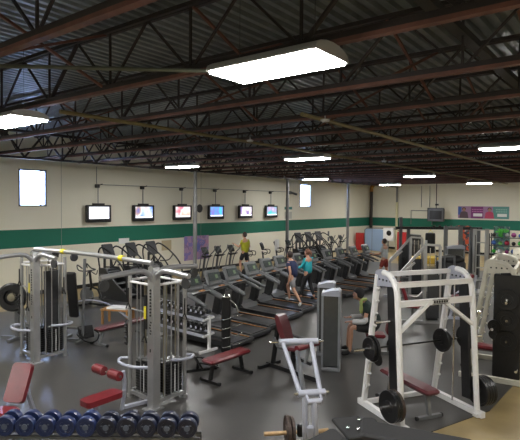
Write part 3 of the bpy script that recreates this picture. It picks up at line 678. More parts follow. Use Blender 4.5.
# ------------------------------------------------------------------ dumbbells
def dumbbell(label, rh, L, m, group, loc, rz, grip=.018, n=22):
    t = thing('dumbbell', label, 'dumbbell', loc, rz, group)
    for s in (-1, 1):
        b = MB(); pr = [(.02, 0), (rh*.93, 0), (rh, .012), (rh, L*.34-.012), (rh*.93, L*.34), (rh*.62, L*.34), (rh*.60, L*.34-.006), (.02, L*.34-.006)]
        b.lathe((s*L*.16, 0, 0), (s, 0, 0), pr, n); h = b.build('head', m, t)
        if n > 14:
            e = MB(); e.lathe((s*(L*.5-.006), 0, 0), (s, 0, 0), [(.02, 0), (rh*.30, 0), (rh*.28, .008), (.01, .008)], 16)
            for k in range(3):
                a = 2*PI*k/3+.4; e.box((s*(L*.5-.003), rh*.44*math.cos(a), rh*.44*math.sin(a)), (.006, .018, .012))
            e.build('head_marking', mat('grey_marking', (.10, .12, .17), .5), h)
        if n <= 14:
            e = MB(); e.lathe((s*(L*.5), 0, 0), (s, 0, 0), [(.01, 0), (rh*.55, 0), (rh*.5, .004), (.01, .004)], 10); e.build('end_disc', LGREY, h)
    b = MB(); b.cyl((-L*.17, 0, 0), (L*.17, 0, 0), grip, 10); b.build('grip', CHROME, t)
    return t
# near rack, along the bottom edge
NR0, NR1 = at(4.5, 426.5, .985), at(187, 428.5, .985)
rd = (NR1-NR0); L_ = rd.length; ang = math.atan2(rd.y, rd.x)
d0 = None
for i in range(10):
    q = NR0+rd*(i/9); lab = ['navy round dumbbell in the front row, cut by the left picture edge', 'navy round dumbbell in the front row, second from the left', 'navy round dumbbell in the front row, third from the left', 'navy round dumbbell in the front row, fourth from the left',
        'navy round dumbbell in the front row, fifth from the left', 'dark navy round dumbbell in the front row, fifth from the right', 'dark navy round dumbbell in the front row, fourth from the right', 'dark navy round dumbbell in the front row, third from the right', 'dark navy round dumbbell in the front row, second from the right', 'dark navy round dumbbell at the right end of the front row'][i]
    if i in (0, 5):
        d0 = dumbbell(lab, .104, .225, NAVY_REFL if i == 0 else NAVYD, 'dumbbells in the front row', q, ang+PI/2)
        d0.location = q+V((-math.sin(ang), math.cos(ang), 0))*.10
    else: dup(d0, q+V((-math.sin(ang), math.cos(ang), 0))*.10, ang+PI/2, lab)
c = (NR0+NR1)/2; 
t = thing('dumbbell_rack', 'low grey rack along the bottom edge carrying the navy dumbbells', 'rack', (c.x-math.sin(ang)*.10, c.y+math.cos(ang)*.10, 0), ang)
HL = L_/2+.13
for s in (-1, 1):
    b = MB(); b.bar((-HL, s*.07, .865), (HL, s*.07, .865), .03, .03); b.build('rail', MGREY, t)
for s in (-1, 1):
    b = MB(); b.bar((s*(HL-.03), -.10, .012), (s*(HL-.03), -.10, .84), .06); b.bar((s*(HL-.03), .10, .012), (s*(HL-.03), .10, .84), .06); b.bar((s*(HL-.03), -.3, .04), (s*(HL-.03), .3, .04), .06); b.build('leg', GREY, t)
b = MB(); b.bar((-HL, .0, .40), (HL, .0, .40), .10, .04); b.build('lower_rail', GREY, t)

# mid rack with two tiers of small dumbbells
rz = R(-4); e = at(210, 352); ux = V((math.cos(rz), math.sin(rz), 0)); org = V((e.x, e.y-.05, 0))-ux*.95
t = thing('dumbbell_rack', 'white framed two-tier rack of small dumbbells in front of the first treadmill', 'rack', (org.x, org.y, .012), rz)
for z in (.36, .72):
    b = MB()
    b.bar((-.95, -.12, z), (.95, -.12, z), .03, .06); b.bar((-.95, .12, z+.04), (.95, .12, z+.04), .03, .06); b.build('shelf_rail', LGREY, t)
    MB().box((0, 0, z+.015), (1.9, .22, .012), (R(10), 0, 0)).build('shelf', DGREY, t)
for s in (-1, 1):
    b = MB(); b.bar((s*.95, .02, 0.02), (s*.95, .02, .80), .06, .05, (0, 1, 0)); b.bar((s*.95, -.26, .03), (s*.95, .26, .03), .05, .05); b.bar((s*.95, -.16, .72), (s*.95, .16, .76), .04); b.bar((s*.95, -.16, .36), (s*.95, .16, .40), .04); b.build('end_frame', WHITE, t)
ds = None
for tier, z in enumerate((.53, .89)):
    for k in range(11):
        loc = org+ux*(-.84+k*.168)+V((0, 0, z)); lab = 'small black dumbbell on the %s tier of the white rack, %s from the left' % (('lower', 'upper')[tier], ORD[k])
        if ds is None: ds = dumbbell(lab, .058, .26, BLACK, 'small dumbbells on the two-tier rack', loc, rz+PI/2, .016, 12)
        else: dup(ds, loc, rz+PI/2, lab)

# black accessory tree with chrome hooks
p = at(225, 353)
t = thing('accessory_tree', 'tall black accessory tower with chrome hooks beside the white dumbbell rack', 'storage tower', (p.x+.12, p.y-.10, .012), R(35))
MB().box((0, 0, .66), (.20, .16, 1.22), None, .03).build('column', BLACK, t)
MB().sph((0, 0, 1.27), .085, (1.1, 1, .6)).build('cap', CHROME, t)
MB().box((0, 0, .025), (.5, .45, .05), None, .02).build('base', DGREY, t)
for i, z in enumerate((.28, .48, .68, .88)):
    b = MB(); b.tube(curve([(.10, -.05, z), (.22, -.08, z-.03), (.36, -.08, z+.03)], 4), .013, 6); b.tube(curve([(-.08, -.06, z-.1), (-.02, -.18, z-.08), (.12, -.25, z-.02)], 4), .012, 6); b.build('hook', CHROME, t)
b = MB(); b.tube(curve([(.09, -.09, 1.22), (.22, -.1, 1.1), (.26, -.1, .95)], 4), .018, 6); b.build('bent_bar', CHROME, t)

# ------------------------------------------------------------------ selectorised machines
def shroud_tower(label, loc, rz, h=1.62, w=.40, name='weight_tower'):
    t = thing(name, label, 'weight machine', loc, rz)
    b = MB(); b.box((0, .0, .04), (w+.12, .34, .08), None, .02)
    for s in (-1, 1): b.prism([(-.16, 0), (.16, 0), (.16, h-.10), (.10, h-.03), (-.16, h-.07)], 'x', s*(w/2+.04)-.022, s*(w/2+.04)+.022)
    b.build('side_frame', mat('side_grey', (.24, .25, .27), .35, .3), t)
    b = MB(); b.prism([(-w/2-.06, h-.11), (w/2+.06, h-.11), (w/2+.06, h-.02), (w/2+.02, h+.015), (0, h), (-w/2-.06, h-.06)], 'y', -.17, .17); b.build('top_cap', LGREY, t)
    b = MB(); b.box((0, -.145, h*.5), (w+.04, .02, h*.86)); b.box((0, .145, h*.5), (w+.04, .02, h*.86)); b.build('shroud', SHRD, t)
    b = MB()
    for k in range(14): b.box((0, 0, .15+k*.05), (w*.7, .18, .045))
    b.build('weight_stack', BLACK, t)
    return t
shroud_tower('tall grey weight tower with pale cap right of the red back pad', (-4.97, 8.75, .012), R(24), 1.60, .25)
shroud_tower('second grey weight tower with pale cap, just behind the first', (-5.55, 9.55, .012), R(24), 1.60, .25)
# low round roller module at 237..246, 330
t = thing('chest_press_machine', 'grey machine with tall maroon back pad and grey lever arms', 'weight machine', (-5.50, 8.06, .012), R(-8))
b = MB(); b.prism([(-.05, 0), (.04, 0), (.06, .25), (.03, .50), (-.03, .54), (-.08, .49), (-.09, .22)], 'y', -.12, .12); o = b.build('back_pad', MAROON, t); o.location = (-.04, 0, .62); o.rotation_euler = (0, R(-22), 0)
MB().box((.14, 0, .50), (.26, .26, .07), (0, R(-5), 0), .03).build('seat_pad', MAROON, t)
b = MB(); b.bar((-.6, 0, .04), (.7, 0, .04), .08); b.bar((-.55, -.3, .03), (-.55, .3, .03), .07); b.bar((.1, 0, .05), (.1, 0, .44), .07); b.bar((-.45, 0, .05), (-.28, 0, 1.1), .07, .06, (0, 1, 0)); b.bar((.1, 0, .35), (.55, 0, .30), .06); b.build('frame', BLKM, t)
for s in (-1, 1):
    b = MB(); b.tube(curve([(-.2, s*.22, .68), (.08, s*.40, .60), (.3, s*.42, .62)], 4), .03, 8); b.build('lever_arm', MGREY, t)
    b = MB(); b.cyl((.45, s*.02, .62), (.45, s*.30, .62), .055, 12); b.build('roller_pad', RED, t)
b = MB(); b.bar((.45, -.05, .3), (.45, .05, .62), .05); b.build('roller_post', GREY, t)

# ------------------------------------------------------------------ smith machines
def plate(r, w, n=28, hole=.03):
    return [(hole, 0), (r*.38, 0), (r*.40, .008 if w > .02 else 0), (r*.84, .008), (r*.86, 0), (r*.97, 0), (r, .006), (r, w-.006), (r*.97, w), (r*.4, w-.006), (r*.38, w), (hole, w)]
def smith_machine(label, loc, rz, paint, detail=True):
    t = thing('smith_machine', label, 'smith machine', loc, rz, 'smith machines')
    def yf(z): return .02+.17*z/2.1
    def yb(z): return 1.0-.33*(z/2.15)
    for s in (-1, 1):
        x = s*.72; nm = 'side_frame'
        b = MB(); b.tube(curve([(x, yf(0), .04), (x, yf(1.0), 1.0), (x, yf(1.9), 1.9), (x, .24, 2.10), (x, .36, 2.22), (x, .52, 2.25)], 4), .045, 10); b.build('front_upright', paint, t)
        b = MB(); b.bar((x, yb(0), .03), (x, yb(2.2), 2.2), .075, .06, (0, 1, 0)); b.build('back_upright', paint, t)
        b = MB(); b.prism([(.22, 2.07), (.70, 2.02), (.70, 2.25), (.62, 2.29), (.40, 2.28), (.26, 2.20)], 'x', x-.02, x+.02); o = b.build('top_bracket', LGREY if paint is WHITE else paint, t)
        g = MB()
        for k in range(4): g.cyl((x-s*.03, .32+.09*k, 2.14), (x+s*.03, .32+.09*k, 2.14), .016, 8)
        g.build('bolt', BLACK, o)
        b = MB(); b.bar((x, -.10, .05), (x, 1.12, .05), .08, .09); b.bar((x-.07, 0, .025), (x+.07, 0, .025), .10, .05); b.build('base_beam', paint, t)
        b = MB(); b.bar((x-s*.02, .22, .22), (x-s*.02, .34, 2.06), .045, .17, (0, 1, 0)); b.build('guard_column', BLACK, t)
        b = MB(); b.bar((x, yb(.3)-.04, .3), (x, yb(2.0)-.04, 2.0), .05, .02, (0, 1, 0))
        for k in range(9): b.bar((x, yb(.35+.2*k)-.03, .35+.2*k), (x, yb(.35+.2*k)-.08, .39+.2*k), .05, .03)
        b.build('catch_notch', paint, t)
        for z, yy in ((.34, .12), (1.55, .30)):
            b = MB(); b.cyl((x-s*.0, yy, z), (x+s*.30, yy, z), .024, 10); b.build('plate_peg', CHROME, t)
        b = MB(); b.cyl((x-s*.09, .46, .1), (x-s*.09, .46, 2.1), .014, 8); b.build('guide_rod', CHROME, t)
    b = MB(); b.bar((-.72, .20, 2.10), (.72, .20, 2.10), .06, .08); b.build('top_beam', paint, t)
    b = MB(); b.bar((-.72, .17, 1.82), (.72, .17, 1.82), .06, .09); o = b.build('cross_beam', paint, t)
    g = MB(); 
    for z in (1.79, 1.85): g.bar((-.10, .135, z), (.22, .135, z), .006, .008)
    for k in range(6): g.box((-.06+k*.048, .135, 1.82), (.030, .006, .036), (0, R(12), 0))
    g.build('beam_badge', BLACK, o)
    for s in (-1, 1):
        b = MB(); b.bar((s*.16, .17, 1.80), (s*.70, .14, 1.42), .05, .07, (0, 1, 0)); b.build('corner_brace', paint, t)
    b = MB(); b.bar((-.72, .66, 2.20), (.72, .66, 2.20), .06, .07); b.build('rear_top_beam', paint, t)
    b = MB(); b.bar((-.72, 1.02, .05), (.72, 1.02, .05), .06, .07); b.build('rear_base_beam', paint, t)
    b = MB(); b.cyl((-1.02, .50, 1.10), (.98, .50, 1.10), .015, 10)
    b.build('barbell', BLKM, t)
    if detail:
        for x0, r0 in ((.40, .19), (.46, .15), (-.58, .11)):
            b = MB(); b.lathe((x0, .50, 1.10), (1, 0, 0), plate(r0, .045), 26); b.build('inner_plate', BLKM, t)
    for s, x0 in ((-1, -.86), (1, .86)):
        b = MB(); b.cyl((x0, .50, 1.10), (x0+s*.40, .50, 1.10), .026, 12); b.build('bar_sleeve', CHROME, t)
        for k in range(2 if detail else 1):
            b = MB(); b.lathe((x0+s*(.04+.05*k), .50, 1.10), (s, 0, 0), plate(.20-.03*k if detail else .11, .04), 26); b.build('weight_plate', BLKM, t)
        for k in range((3 if s < 0 else 4) if detail else 0):
            b = MB(); b.lathe((s*((.75 if s < 0 else .80)+.052*k), .12, .34), (s, 0, 0), plate(.232, .046), 30); b.build('stored_plate', BLKM if k or s > 0 else RUSTY, t)
        b = MB(); b.lathe((s*.84, .3, 1.55) if s > 0 else (-.80, .50, .92), (s, 0, 0), plate(.10, .03), 20); b.build('small_plate', BLACK, t)
    return t
FL, FR = at(403, 432), at(478, 417); c = (FL+FR)/2; rzs = math.atan2(FR.y-FL.y, FR.x-FL.x)
S1 = smith_machine('nearest white smith machine with black plates and a maroon bench inside', (c.x, c.y, .012), rzs, WHITE)
# bench inside
ex = V((math.cos(rzs), math.sin(rzs), 0)); ey = V((-math.sin(rzs), math.cos(rzs), 0))
p = c+ex*(-.06)+ey*.72
pad_bench('flat_bench', 'flat maroon bench standing inside the nearest white smith machine', (p.x, p.y, .012), rzs+PI/2, 1.22, .27, .46, MAROON)
S2 = smith_machine('cream smith machine at the right edge with three discs on its black side', (-1.83, 10.82, .012), R(97), CREAM, False)
for z in (.95, 1.25, 1.6):
    pass
for (z, r) in ((.82, .19), (1.20, .19), (1.58, .19)):
    b = MB(); b.lathe((-.80, .30, z), (-1, 0, 0), plate(r, .04), 30); b.build('stored_plate', BLACK, S2)
    b = MB(); b.cyl((-.72, .30, z), (-.88, .30, z), .02, 10); b.build('plate_peg', CHROME, S2)
    b = MB(); b.tube([(-.846, .30+.10*math.cos(q), z+.10*math.sin(q)) for q in [2*PI*i/20 for i in range(20)]], .005, 5, True); b.build('disc_ring', DGREY, S2)
MB().box((-.78, .30, 1.08), (.03, .46, 1.9), None, .02).build('side_panel', BLACK, S2)
S3 = dup(S2, (-1.9, 13.9, .012), R(92), 'third smith machine at the right edge, behind the cream one')
p = V((-2.55, 10.9, .012))
pad_bench('flat_bench', 'flat red bench inside the cream smith machine at the right edge', p, R(5), 1.1, .28, .45, RED)

# ------------------------------------------------------------------ foreground lever machine (light grey)
t = thing('plate_loaded_machine', 'light grey plate-loaded lever machine in the middle foreground', 'weight machine', (-3.5, 5.45, .012), 0)
o3 = V((-3.5, 5.45, .012))
A, B_ = at(279, 342, 1.40)-o3, at(318, 341, 1.40)-o3
C1, D1 = at(298, 394, .93)-o3, at(325, 392, .93)-o3
E1, G1 = at(307, 402, .86)-o3, at(321, 401, .86)-o3
b = MB(); b.cyl(A, B_, .042, 14); b.build('top_pivot_tube', LGREY, t)
b = MB(); u = (B_-A).normalized(); b.cyl(A-u*.10, B_+u*.06, .018, 8)
for q in (A-u*.12, B_+u*.06): b.sph(q, .022, (1, 1, 1), 8, 6)
b.build('pivot_axle', CHROME, t)
b = MB(); b.cyl(C1, D1, .045, 14); b.build('middle_pivot_tube', LGREY, t)
b = MB(); v = (D1-C1).normalized(); b.cyl(C1-v*.05, D1+v*.05, .018, 8)
b.build('pivot_axle', RODM, t)
b = MB(); b.cyl(E1, G1, .036, 12); b.build('lower_pivot_tube', LGREY, t)
b = MB(); b.tube([A+u*.05, C1+v*.03], .030, 10); b.build('link_arm', LGREY, t)
b = MB(); b.tube([B_-u*.10, D1-v*.06], .030, 10); b.build('link_arm', LGREY, t)
b = MB(); q = at(297, 352, 1.15)-o3; b.tube([q, (C1+v*.08)], .034, 10); b.build('damper_tube', MGREY, t)
b = MB(); b.tube([C1+v*.09, at(305, 440, .42)-o3, at(306, 452, .05)-o3], .034, 10); b.build('leg', LGREY, t)
b = MB(); b.tube([(E1+G1)/2, at(316, 440, .42)-o3, at(318, 453, .05)-o3], .038, 10); b.build('leg', LGREY, t)
b = MB(); b.bar(at(270, 452, .03)-o3, at(345, 452, .03)-o3, .08, .06); b.build('base_beam', LGREY, t)
for w in ((C1+v*.10), (D1-v*.08)):
    b = MB(); b.bar(w, w+((E1+G1)/2-(C1+D1)/2), .03, .05); b.build('hinge_strap', LGREY, t)
pp = at(288, 431, .45)-o3
b = MB(); b.lathe(pp-u*.03, u, plate(.19, .05), 28); b.lathe(pp+u*.03, u, plate(.18, .04), 28); b.build('weight_plate', RUSTY, t)
b = MB(); b.cyl(at(264, 434, .45)-o3, at(300, 432, .45)-o3, .026, 12); b.build('plate_peg', TANP, t)
b = MB(); b.cyl(at(312, 432, .45)-o3, at(328, 430, .45)-o3, .026, 12); b.build('plate_peg', TANP, t)
b = MB(); b.box(at(301, 430, .48)-o3, (.10, .08, .16), (0, 0, R(40)), .02); b.build('stop_block', BLKM, t)
b = MB(); b.box(at(310, 433, .5)-o3, (.09, .06, .2), (R(10), 0, R(40)), .02); b.build('bracket', LGREY, t)

# black machine cut by the bottom edge
p = at(366, 436, .88)
t = thing('black_press_machine', 'black machine with a bolted top plate cut by the bottom edge', 'weight machine', (p.x, p.y, .012), R(38))
MB().box((-.08, .05, .86), (.22, .34, .04), (0, 0, R(12)), .01).build('bolted_plate', SATIN, t)
b = MB()
for x, y in ((-.13, .0), (-.06, -.02), (-.02, .14)): b.sph((x, y, .895), .016, (1, 1, .7), 8, 6)
b.build('bolt', CHROME, t)
b = MB(); b.box((.34, -.08, .80), (.80, .26, .13), (0, R(6), R(-14)), .02); b.box((-.34, -.12, .78), (.36, .2, .10), (0, R(-22), R(20)), .02); b.box((.06, .06, .82), (.12, .34, .10), None, .02); b.build('top_beam', SATIN, t)
b = MB(); b.bar((0, 0, .02), (0, 0, .82), .12, .12); b.box((0, 0, .03), (.7, .5, .06), None, .02); b.bar((.45, -.14, .02), (.45, -.14, .78), .08); b.build('pedestal', SATIN, t)
t.scale = (1.45, 1.45, 1.07)

# ------------------------------------------------------------------ stations behind the smith machine
def frame_station(label, loc, rz, h=2.2, pads=True, m=SILV):
    t = thing('strength_station', label, 'weight machine', loc, rz)
    b = MB(); b.bar((0, 0, 0), (0, 0, h), .08, .07); b.bar((.42, .05, 0), (.42, .05, h-.05), .07, .07); b.bar((0, 0, h), (.42, .05, h-.03), .06, .06); b.bar((-.9, 0, .05), (.6, 0, .05), .08, .08); b.bar((-.02, 0, h-.05), (-.72, 0, h-.85), .07, .07); b.bar((-.72, 0, 0), (-.72, 0, h-.85), .06, .06); b.bar((-.72, 0, h-.90), (-.28, 0, h-.5), .05, .05); b.build('frame', m, t)
    b = MB()
    for k in range(14): b.box((.21, .03, .14+k*.055), (.28, .2, .05))
    b.build('weight_stack', BLACK, t)
    b = MB(); b.box((.21, -.09, .78), (.32, .02, 1.2)); b.build('shroud', DGREY, t)
    b = MB()
    for s in (-.07, .07): b.cyl((.21+s, .03, .1), (.21+s, .03, h-.1), .012, 8)
    b.build('guide_rod', CHROME, t)
    if pads:
        b = MB(); b.box((-.35, -.1, .50), (.45, .30, .08), (0, R(4), 0), .03); b.build('seat_pad', BRED, t)
        b = MB(); b.box((-.60, -.1, .88), (.09, .28, .62), (0, R(-18), 0), .03); b.build('back_pad', BRED, t)
        b = MB(); b.bar((-.35, -.1, .03), (-.35, -.1, .46), .06); b.bar((-.45, -.1, .45), (-.68, -.1, 1.0), .05); b.build('seat_post', GREY, t)
        b = MB(); b.tube(curve([(-.1, -.1, .9), (-.3, -.3, .8), (-.5, -.32, .85)], 4), .018, 8); b.build('lever_arm', WHITE, t)
    return t
p = at(424, 324)
frame_station('grey A-frame strength station with red seat seen through the nearest smith machine', (p.x, p.y, .012), R(35))
p = at(408, 318); 
frame_station('grey strength station behind the A-frame one, with no visible pads', (p.x-1.2, p.y+3.2, .012), R(35), 2.15, False)
p = at(450, 305)
t = thing('weight_tower', 'dark weight machine with grey rods beyond the nearest smith machine right side', 'weight machine', (p.x, p.y, .012), R(20))
b = MB(); b.box((0, 0, .8), (.9, .35, 1.3), None, .05); b.build('housing', DGREY, t)
b = MB(); b.sph((.05, 0, 1.50), .32, (1.2, .7, .55)); b.build('top_pad', BLACK, t)
b = MB()
for x in (-.48, -.2, .1): b.cyl((x, -.22, 0), (x, -.22, 1.65), .03, 8)
b.bar((-.48, -.22, 1.6), (.1, -.22, 1.62), .05); b.box((0, 0, .07), (1.1, .5, .14)); b.build('frame', MGREY, t)
# crossover cable rig further back
t = thing('cable_crossover', 'far cable crossover rig with long dark top beam in front of the far wall', 'cable machine', (-7.35, 22.4, .012), R(38))
b = MB(); b.bar((-1.95, 0, 2.28), (1.85, 0, 2.28), .12, .12); b.build('top_beam', BLKM, t)
for x in (-1.55, 1.55):
    b = MB(); b.bar((x-.17, 0, 0), (x-.17, 0, 2.75 if x < 0 else 2.3), .12, .12); b.bar((x+.17, 0, 0), (x+.17, 0, 2.3), .12, .12); b.box((x, 0, .06), (.7, .8, .12), None, .02); b.build('tower_frame', MGREY, t)
    b = MB()
    for k in range(15): b.box((x, 0, .2+k*.055), (.2, .3, .05))
    b.build('weight_stack', BLACK, t)
    b = MB(); b.box((x, -.1, .9), (.26, .03, 1.3)); b.build('shroud', DGREY, t)
b = MB()
for k in range(5): b.sph((-.25+.25*k, 0, 2.37), .05, (1.3, 1, .8), 8, 6)
b.build('attachment', BLACK, t)
# punching bag and strap stand
t = thing('punching_bag', 'black punching bag with white label hanging from the far crossover rig', 'punching bag', (-7.62, 22.0, 0), 0)
b = MB(); b.lathe((0, 0, 1.20), (0, 0, 1), [(.1, 0), (.20, .02), (.21, .06), (.21, .82), (.19, .88), (.08, .90)], 18); b.build('bag', BLACK, t)
b = MB(); b.box((-.12, -.175, 1.68), (.14, .03, .18), (0, 0, R(-30))); b.build('label_patch', PAPER, t)
b = MB()
for k in range(3): a = 2*PI*k/3; b.tube([(.12*math.cos(a), .12*math.sin(a), 2.08), (0, 0, 2.24)], .008, 5)
b.build('chain', YEL, t)
# grey tall selector tower with logo and white tower
shroud_tower('tall grey cabinet machine with small white logo below the dark sport poster', (-5.55, 18.6, .012), R(30), 1.85, .5)
t = thing('lat_pulldown_station', 'tall twin grey upright pull-down station behind the smith machines', 'weight machine', (-6.1, 20.2, .012), R(30))
b = MB()
for x in (-.28, .28): b.bar((x, 0, 0), (x, 0, 2.45), .14, .10)
b.bar((-.35, 0, 2.42), (.35, 0, 2.42), .1, .08); b.box((0, 0, .05), (.9, .7, .1), None, .02); b.build('frame', GREY, t)
b = MB(); b.tube(curve([(-.5, -.6, 1.05), (-.3, -.62, 1.1), (.0, -.62, 1.12)], 4), .03, 8); b.bar((-.3, -.6, 0), (-.3, -.6, 1.1), .08); b.build('grab_bar', LGREY, t)
t = thing('strength_station', 'pale cream slotted twin upright station right of the grey cabinet machine', 'weight machine', (-5.0, 19.9, .012), R(34))
b = MB()
for x in (-.22, .22): b.bar((x, 0, 0), (x, 0, 2.42), .12, .10)
for k in range(5): b.bar((-.22, 0, .5+k*.47), (.22, 0, .5+k*.47), .04, .04)
b.box((0, 0, .05), (.8, .8, .1), None, .02); b.build('frame', mat('pale_frame', (.5, .5, .48), .4), t)
b = MB()
b.box((-.22, -.055, 1.5), (.02, .01, 1.4))
b.build('slots', BLACK, t)
# machine with red arms before it
t = thing('leg_machine', 'small machine with crossed red pads between the two white smith machines', 'weight machine', (-4.35, 14.9, .012), R(30))
b = MB(); b.bar((-.6, 0, .05), (.6, 0, .05), .08); b.bar((.3, 0, .05), (.5, 0, 1.3), .06); b.bar((-.2, 0, .05), (-.05, 0, .62), .06); b.bar((.2, -.25, .04), (.2, .25, .04), .07); b.tube(curve([(-.1, -.1, .75), (.2, -.2, .95), (.5, -.15, .9)], 4), .025, 8); b.build('frame', LGREY, t)
MB().box((-.1, 0, .66), (.4, .3, .08), (0, R(-5), 0), .03).build('seat_pad', RED, t)
MB().box((.28, 0, 1.05), (.08, .28, .6), (0, R(24), 0), .03).build('back_pad', RED, t)
# far stepper / copier like grey block, yellow ramp
t = thing('console_box', 'squat grey console box on the far floor right of the red cabinet', 'box', (-12.2, 32.2, 0), R(20))
MB().prism([(-.5, .75), (.5, .75), (.42, 1.35), (-.4, 1.4)], 'y', -.3, .3).build('body', MGREY, t); MB().box((0, 0, .38), (.7, .5, .76)).build('stand', DGREY, t)
MB().prism([(-.36, 1.0), (.36, 1.0), (.30, 1.3), (-.3, 1.32)], 'y', -.32, -.30).build('dark_front', BLACK, t)
t = thing('yellow_mat_stack', 'stack of yellow exercise mats on the far floor behind the grey stations', 'mats', (-10.4, 28.4, 0), R(40))
for k in range(3): MB().box((0, 0, .06+k*.11), (2.2, 1.2, .10), (0, 0, R(k*2)), .02).build('mat', mat('mat_yellow', (.62, .43, .06), .6), t)

# colourful balls and kit on a far shelf, right edge
t = thing('kit_rack', 'dark far rack holding coloured balls and kit at the right edge', 'rack', (-6.55, 33.5, 0), 0)
b = MB()
for x in (-1.3, 1.3): b.bar((x, -.25, 0), (x, -.25, 1.6), .06); b.bar((x, .25, 0), (x, .25, 1.6), .06)
for z in (.35, .85, 1.35): b.box((0, 0, z), (2.66, .55, .03))
b.build('frame', BLKM, t)
BC = [((.05, .45, .05), 'green'), ((.35, .02, .05), 'red'), ((.05, .12, .4), 'blue'), ((.5, .5, .5), 'pale grey'), ((.02, .02, .02), 'black'), ((.2, .55, .12), 'lime'), ((.3, .05, .2), 'plum')]
random.seed(3)
k = 0
for zi, z in enumerate((.36, .865, 1.365)):
    for j in range(7):
        col, nm = BC[(j*3+zi*2) % 7]; r = .15 if (j+zi) % 2 else .12
        b = MB(); b.sph((0, 0, 0), r, (1, 1, 1), 14, 8); sh = ('bottom', 'middle', 'top')[zi]
        o = b.build('exercise_ball', mat('ball_'+nm, col, .35), None, (-6.55-1.1+j*.37, 33.5, z+.016+r)); tag(o, '%s ball on the %s shelf of the far kit rack, %s from the left' % (nm, sh, ORD[j]), 'ball', 'balls on the far kit rack')
        k += 1
t = thing('plant_decoration', 'bright neon green tuft standing on the far kit rack', 'decoration', (-7.15, 33.2, 1.66), 0)
b = MB(); random.seed(5)
for k in range(60):
    a = random.uniform(0, 2*PI); e_ = random.uniform(.0, 1.2); L = random.uniform(.2, .42); d = V((math.cos(a)*math.cos(e_)*1.3, math.sin(a)*math.cos(e_)*.5, math.sin(e_)*.8))*L
    b.tube([(0, 0, 0), d*.6+V((0, 0, .05)), d], [.02, .03, .005], 4)
b.build('fronds', mat('neon_green', (.05, .34, .04), .6), t)
MB().cyl((0, .1, -.26), (0, 0, .02), .06, 8).build('stem', mat('neon_stem', (.05, .3, .05), .5), t)

# left cluster behind tower 1: bike with round black guard, jacket, dark panel
p = at(12, 352)
t = thing('round_guard_machine', 'large round black disc guard behind the left cable tower', 'weight machine', (-11.9, 5.9, .012), R(30))
b = MB(); b.lathe((0, -.1, 1.05), (.2, -1, 0), [(.10, 0), (.25, .02), (.32, .06), (.34, .12), (.30, .17), (.18, .17), (.17, .10), (.02, .10)], 26); b.build('disc', BLACK, t)
b = MB(); b.lathe((0, -.12, 1.05), (.2, -1, 0), [(.03, .1), (.10, .1), (.09, .16), (.03, .17)], 16); b.build('hub', RODM, t)
b = MB(); b.bar((0, 0, 0), (0, 0, 1.0), .08); b.bar((-.4, 0, .04), (.4, 0, .04), .07); b.bar((0, -.35, .04), (0, .35, .04), .07); b.build('stand', GREY, t)
t = thing('padded_panel_station', 'tall narrow black padded panel right of the left cable tower', 'weight machine', (-10.75, 6.65, .012), R(30))
b = MB(); b.box((0, 0, 1.1), (.24, .10, 1.1), (R(8), 0, 0), .03); b.build('black_panel', BLACK, t)
b = MB()
for s in (-1, 1): b.bar((s*.25, 0, 0), (s*.25, .12, 1.95), .05)
b.bar((-.25, .04, .3), (.25, .04, .3), .05); b.bar((-.4, 0, .03), (.4, 0, .03), .06); b.bar((-.25, -.3, .03), (-.25, .4, .03), .06); b.bar((.25, -.3, .03), (.25, .4, .03), .06); b.build('frame', GREY, t)

t = thing('curved_rail', 'long pale curved rail sweeping across the floor between the cable towers', 'rail', (0, 0, 0))
q = [at(58, 309, .35), at(72, 303, .42), at(90, 300, .45), at(108, 304, .42), at(128, 318, .35)]
b = MB(); b.tube(curve(q), .022, 8); b.build('rail_tube', LGREY, t)
for v in (q[1], q[3]): MB().cyl((v.x, v.y, .012), (v.x, v.y, v.z-.02), .018, 8).build('rail_post', GREY, t)
# wooden step bench with papers near the wall
p = at(118, 313, .3)
t = thing('low_table', 'low orange wooden table with papers beyond the crossover', 'table', (p.x, p.y, .012), R(25))
MB().box((0, 0, .40), (.8, .45, .04)).build('table_top', mat('table_wood', (.40, .20, .06), .5), t)
for x in (-.36, .36):
    for y in (-.18, .18): MB().box((x, y, .19), (.05, .05, .38)).build('leg', mat('table_wood', (.40, .20, .06), .5), t)
tag(MB().box((p.x+.05, p.y, .459), (.55, .36, .05), (0, 0, R(25))).build('paper_stack', PAPER), 'stack of white papers on the low orange wooden table', 'papers')

# ------------------------------------------------------------------ people
def grow(name, verts, edges, radii, m, parent=None, sub=1, extra=None, root=0):
    me = bpy.data.meshes.new(name); me.from_pydata([tuple(v) for v in verts], edges, [])
    o = bpy.data.objects.new(name, me); C.objects.link(o)
    md = o.modifiers.new('skin', 'SKIN'); md.use_smooth_shade = True
    for i, r in enumerate(radii):
        sv = me.skin_vertices[0].data[i]; sv.radius = r if isinstance(r, tuple) else (r, r); sv.use_root = (i == root)
    s = o.modifiers.new('sub', 'SUBSURF'); s.levels = sub; s.render_levels = sub
    dg = bpy.context.evaluated_depsgraph_get(); ev = o.evaluated_get(dg)
    nm = bpy.data.meshes.new_from_object(ev, depsgraph=dg)
    vs = [v.co.copy() for v in nm.vertices]; fs = [tuple(p.vertices) for p in nm.polygons]
    bpy.data.objects.remove(o); bpy.data.meshes.remove(me); bpy.data.meshes.remove(nm)
    mb = MB(); mb.add(vs, fs, True)
    if extra: extra(mb)
    return mb.build(name, m, parent)
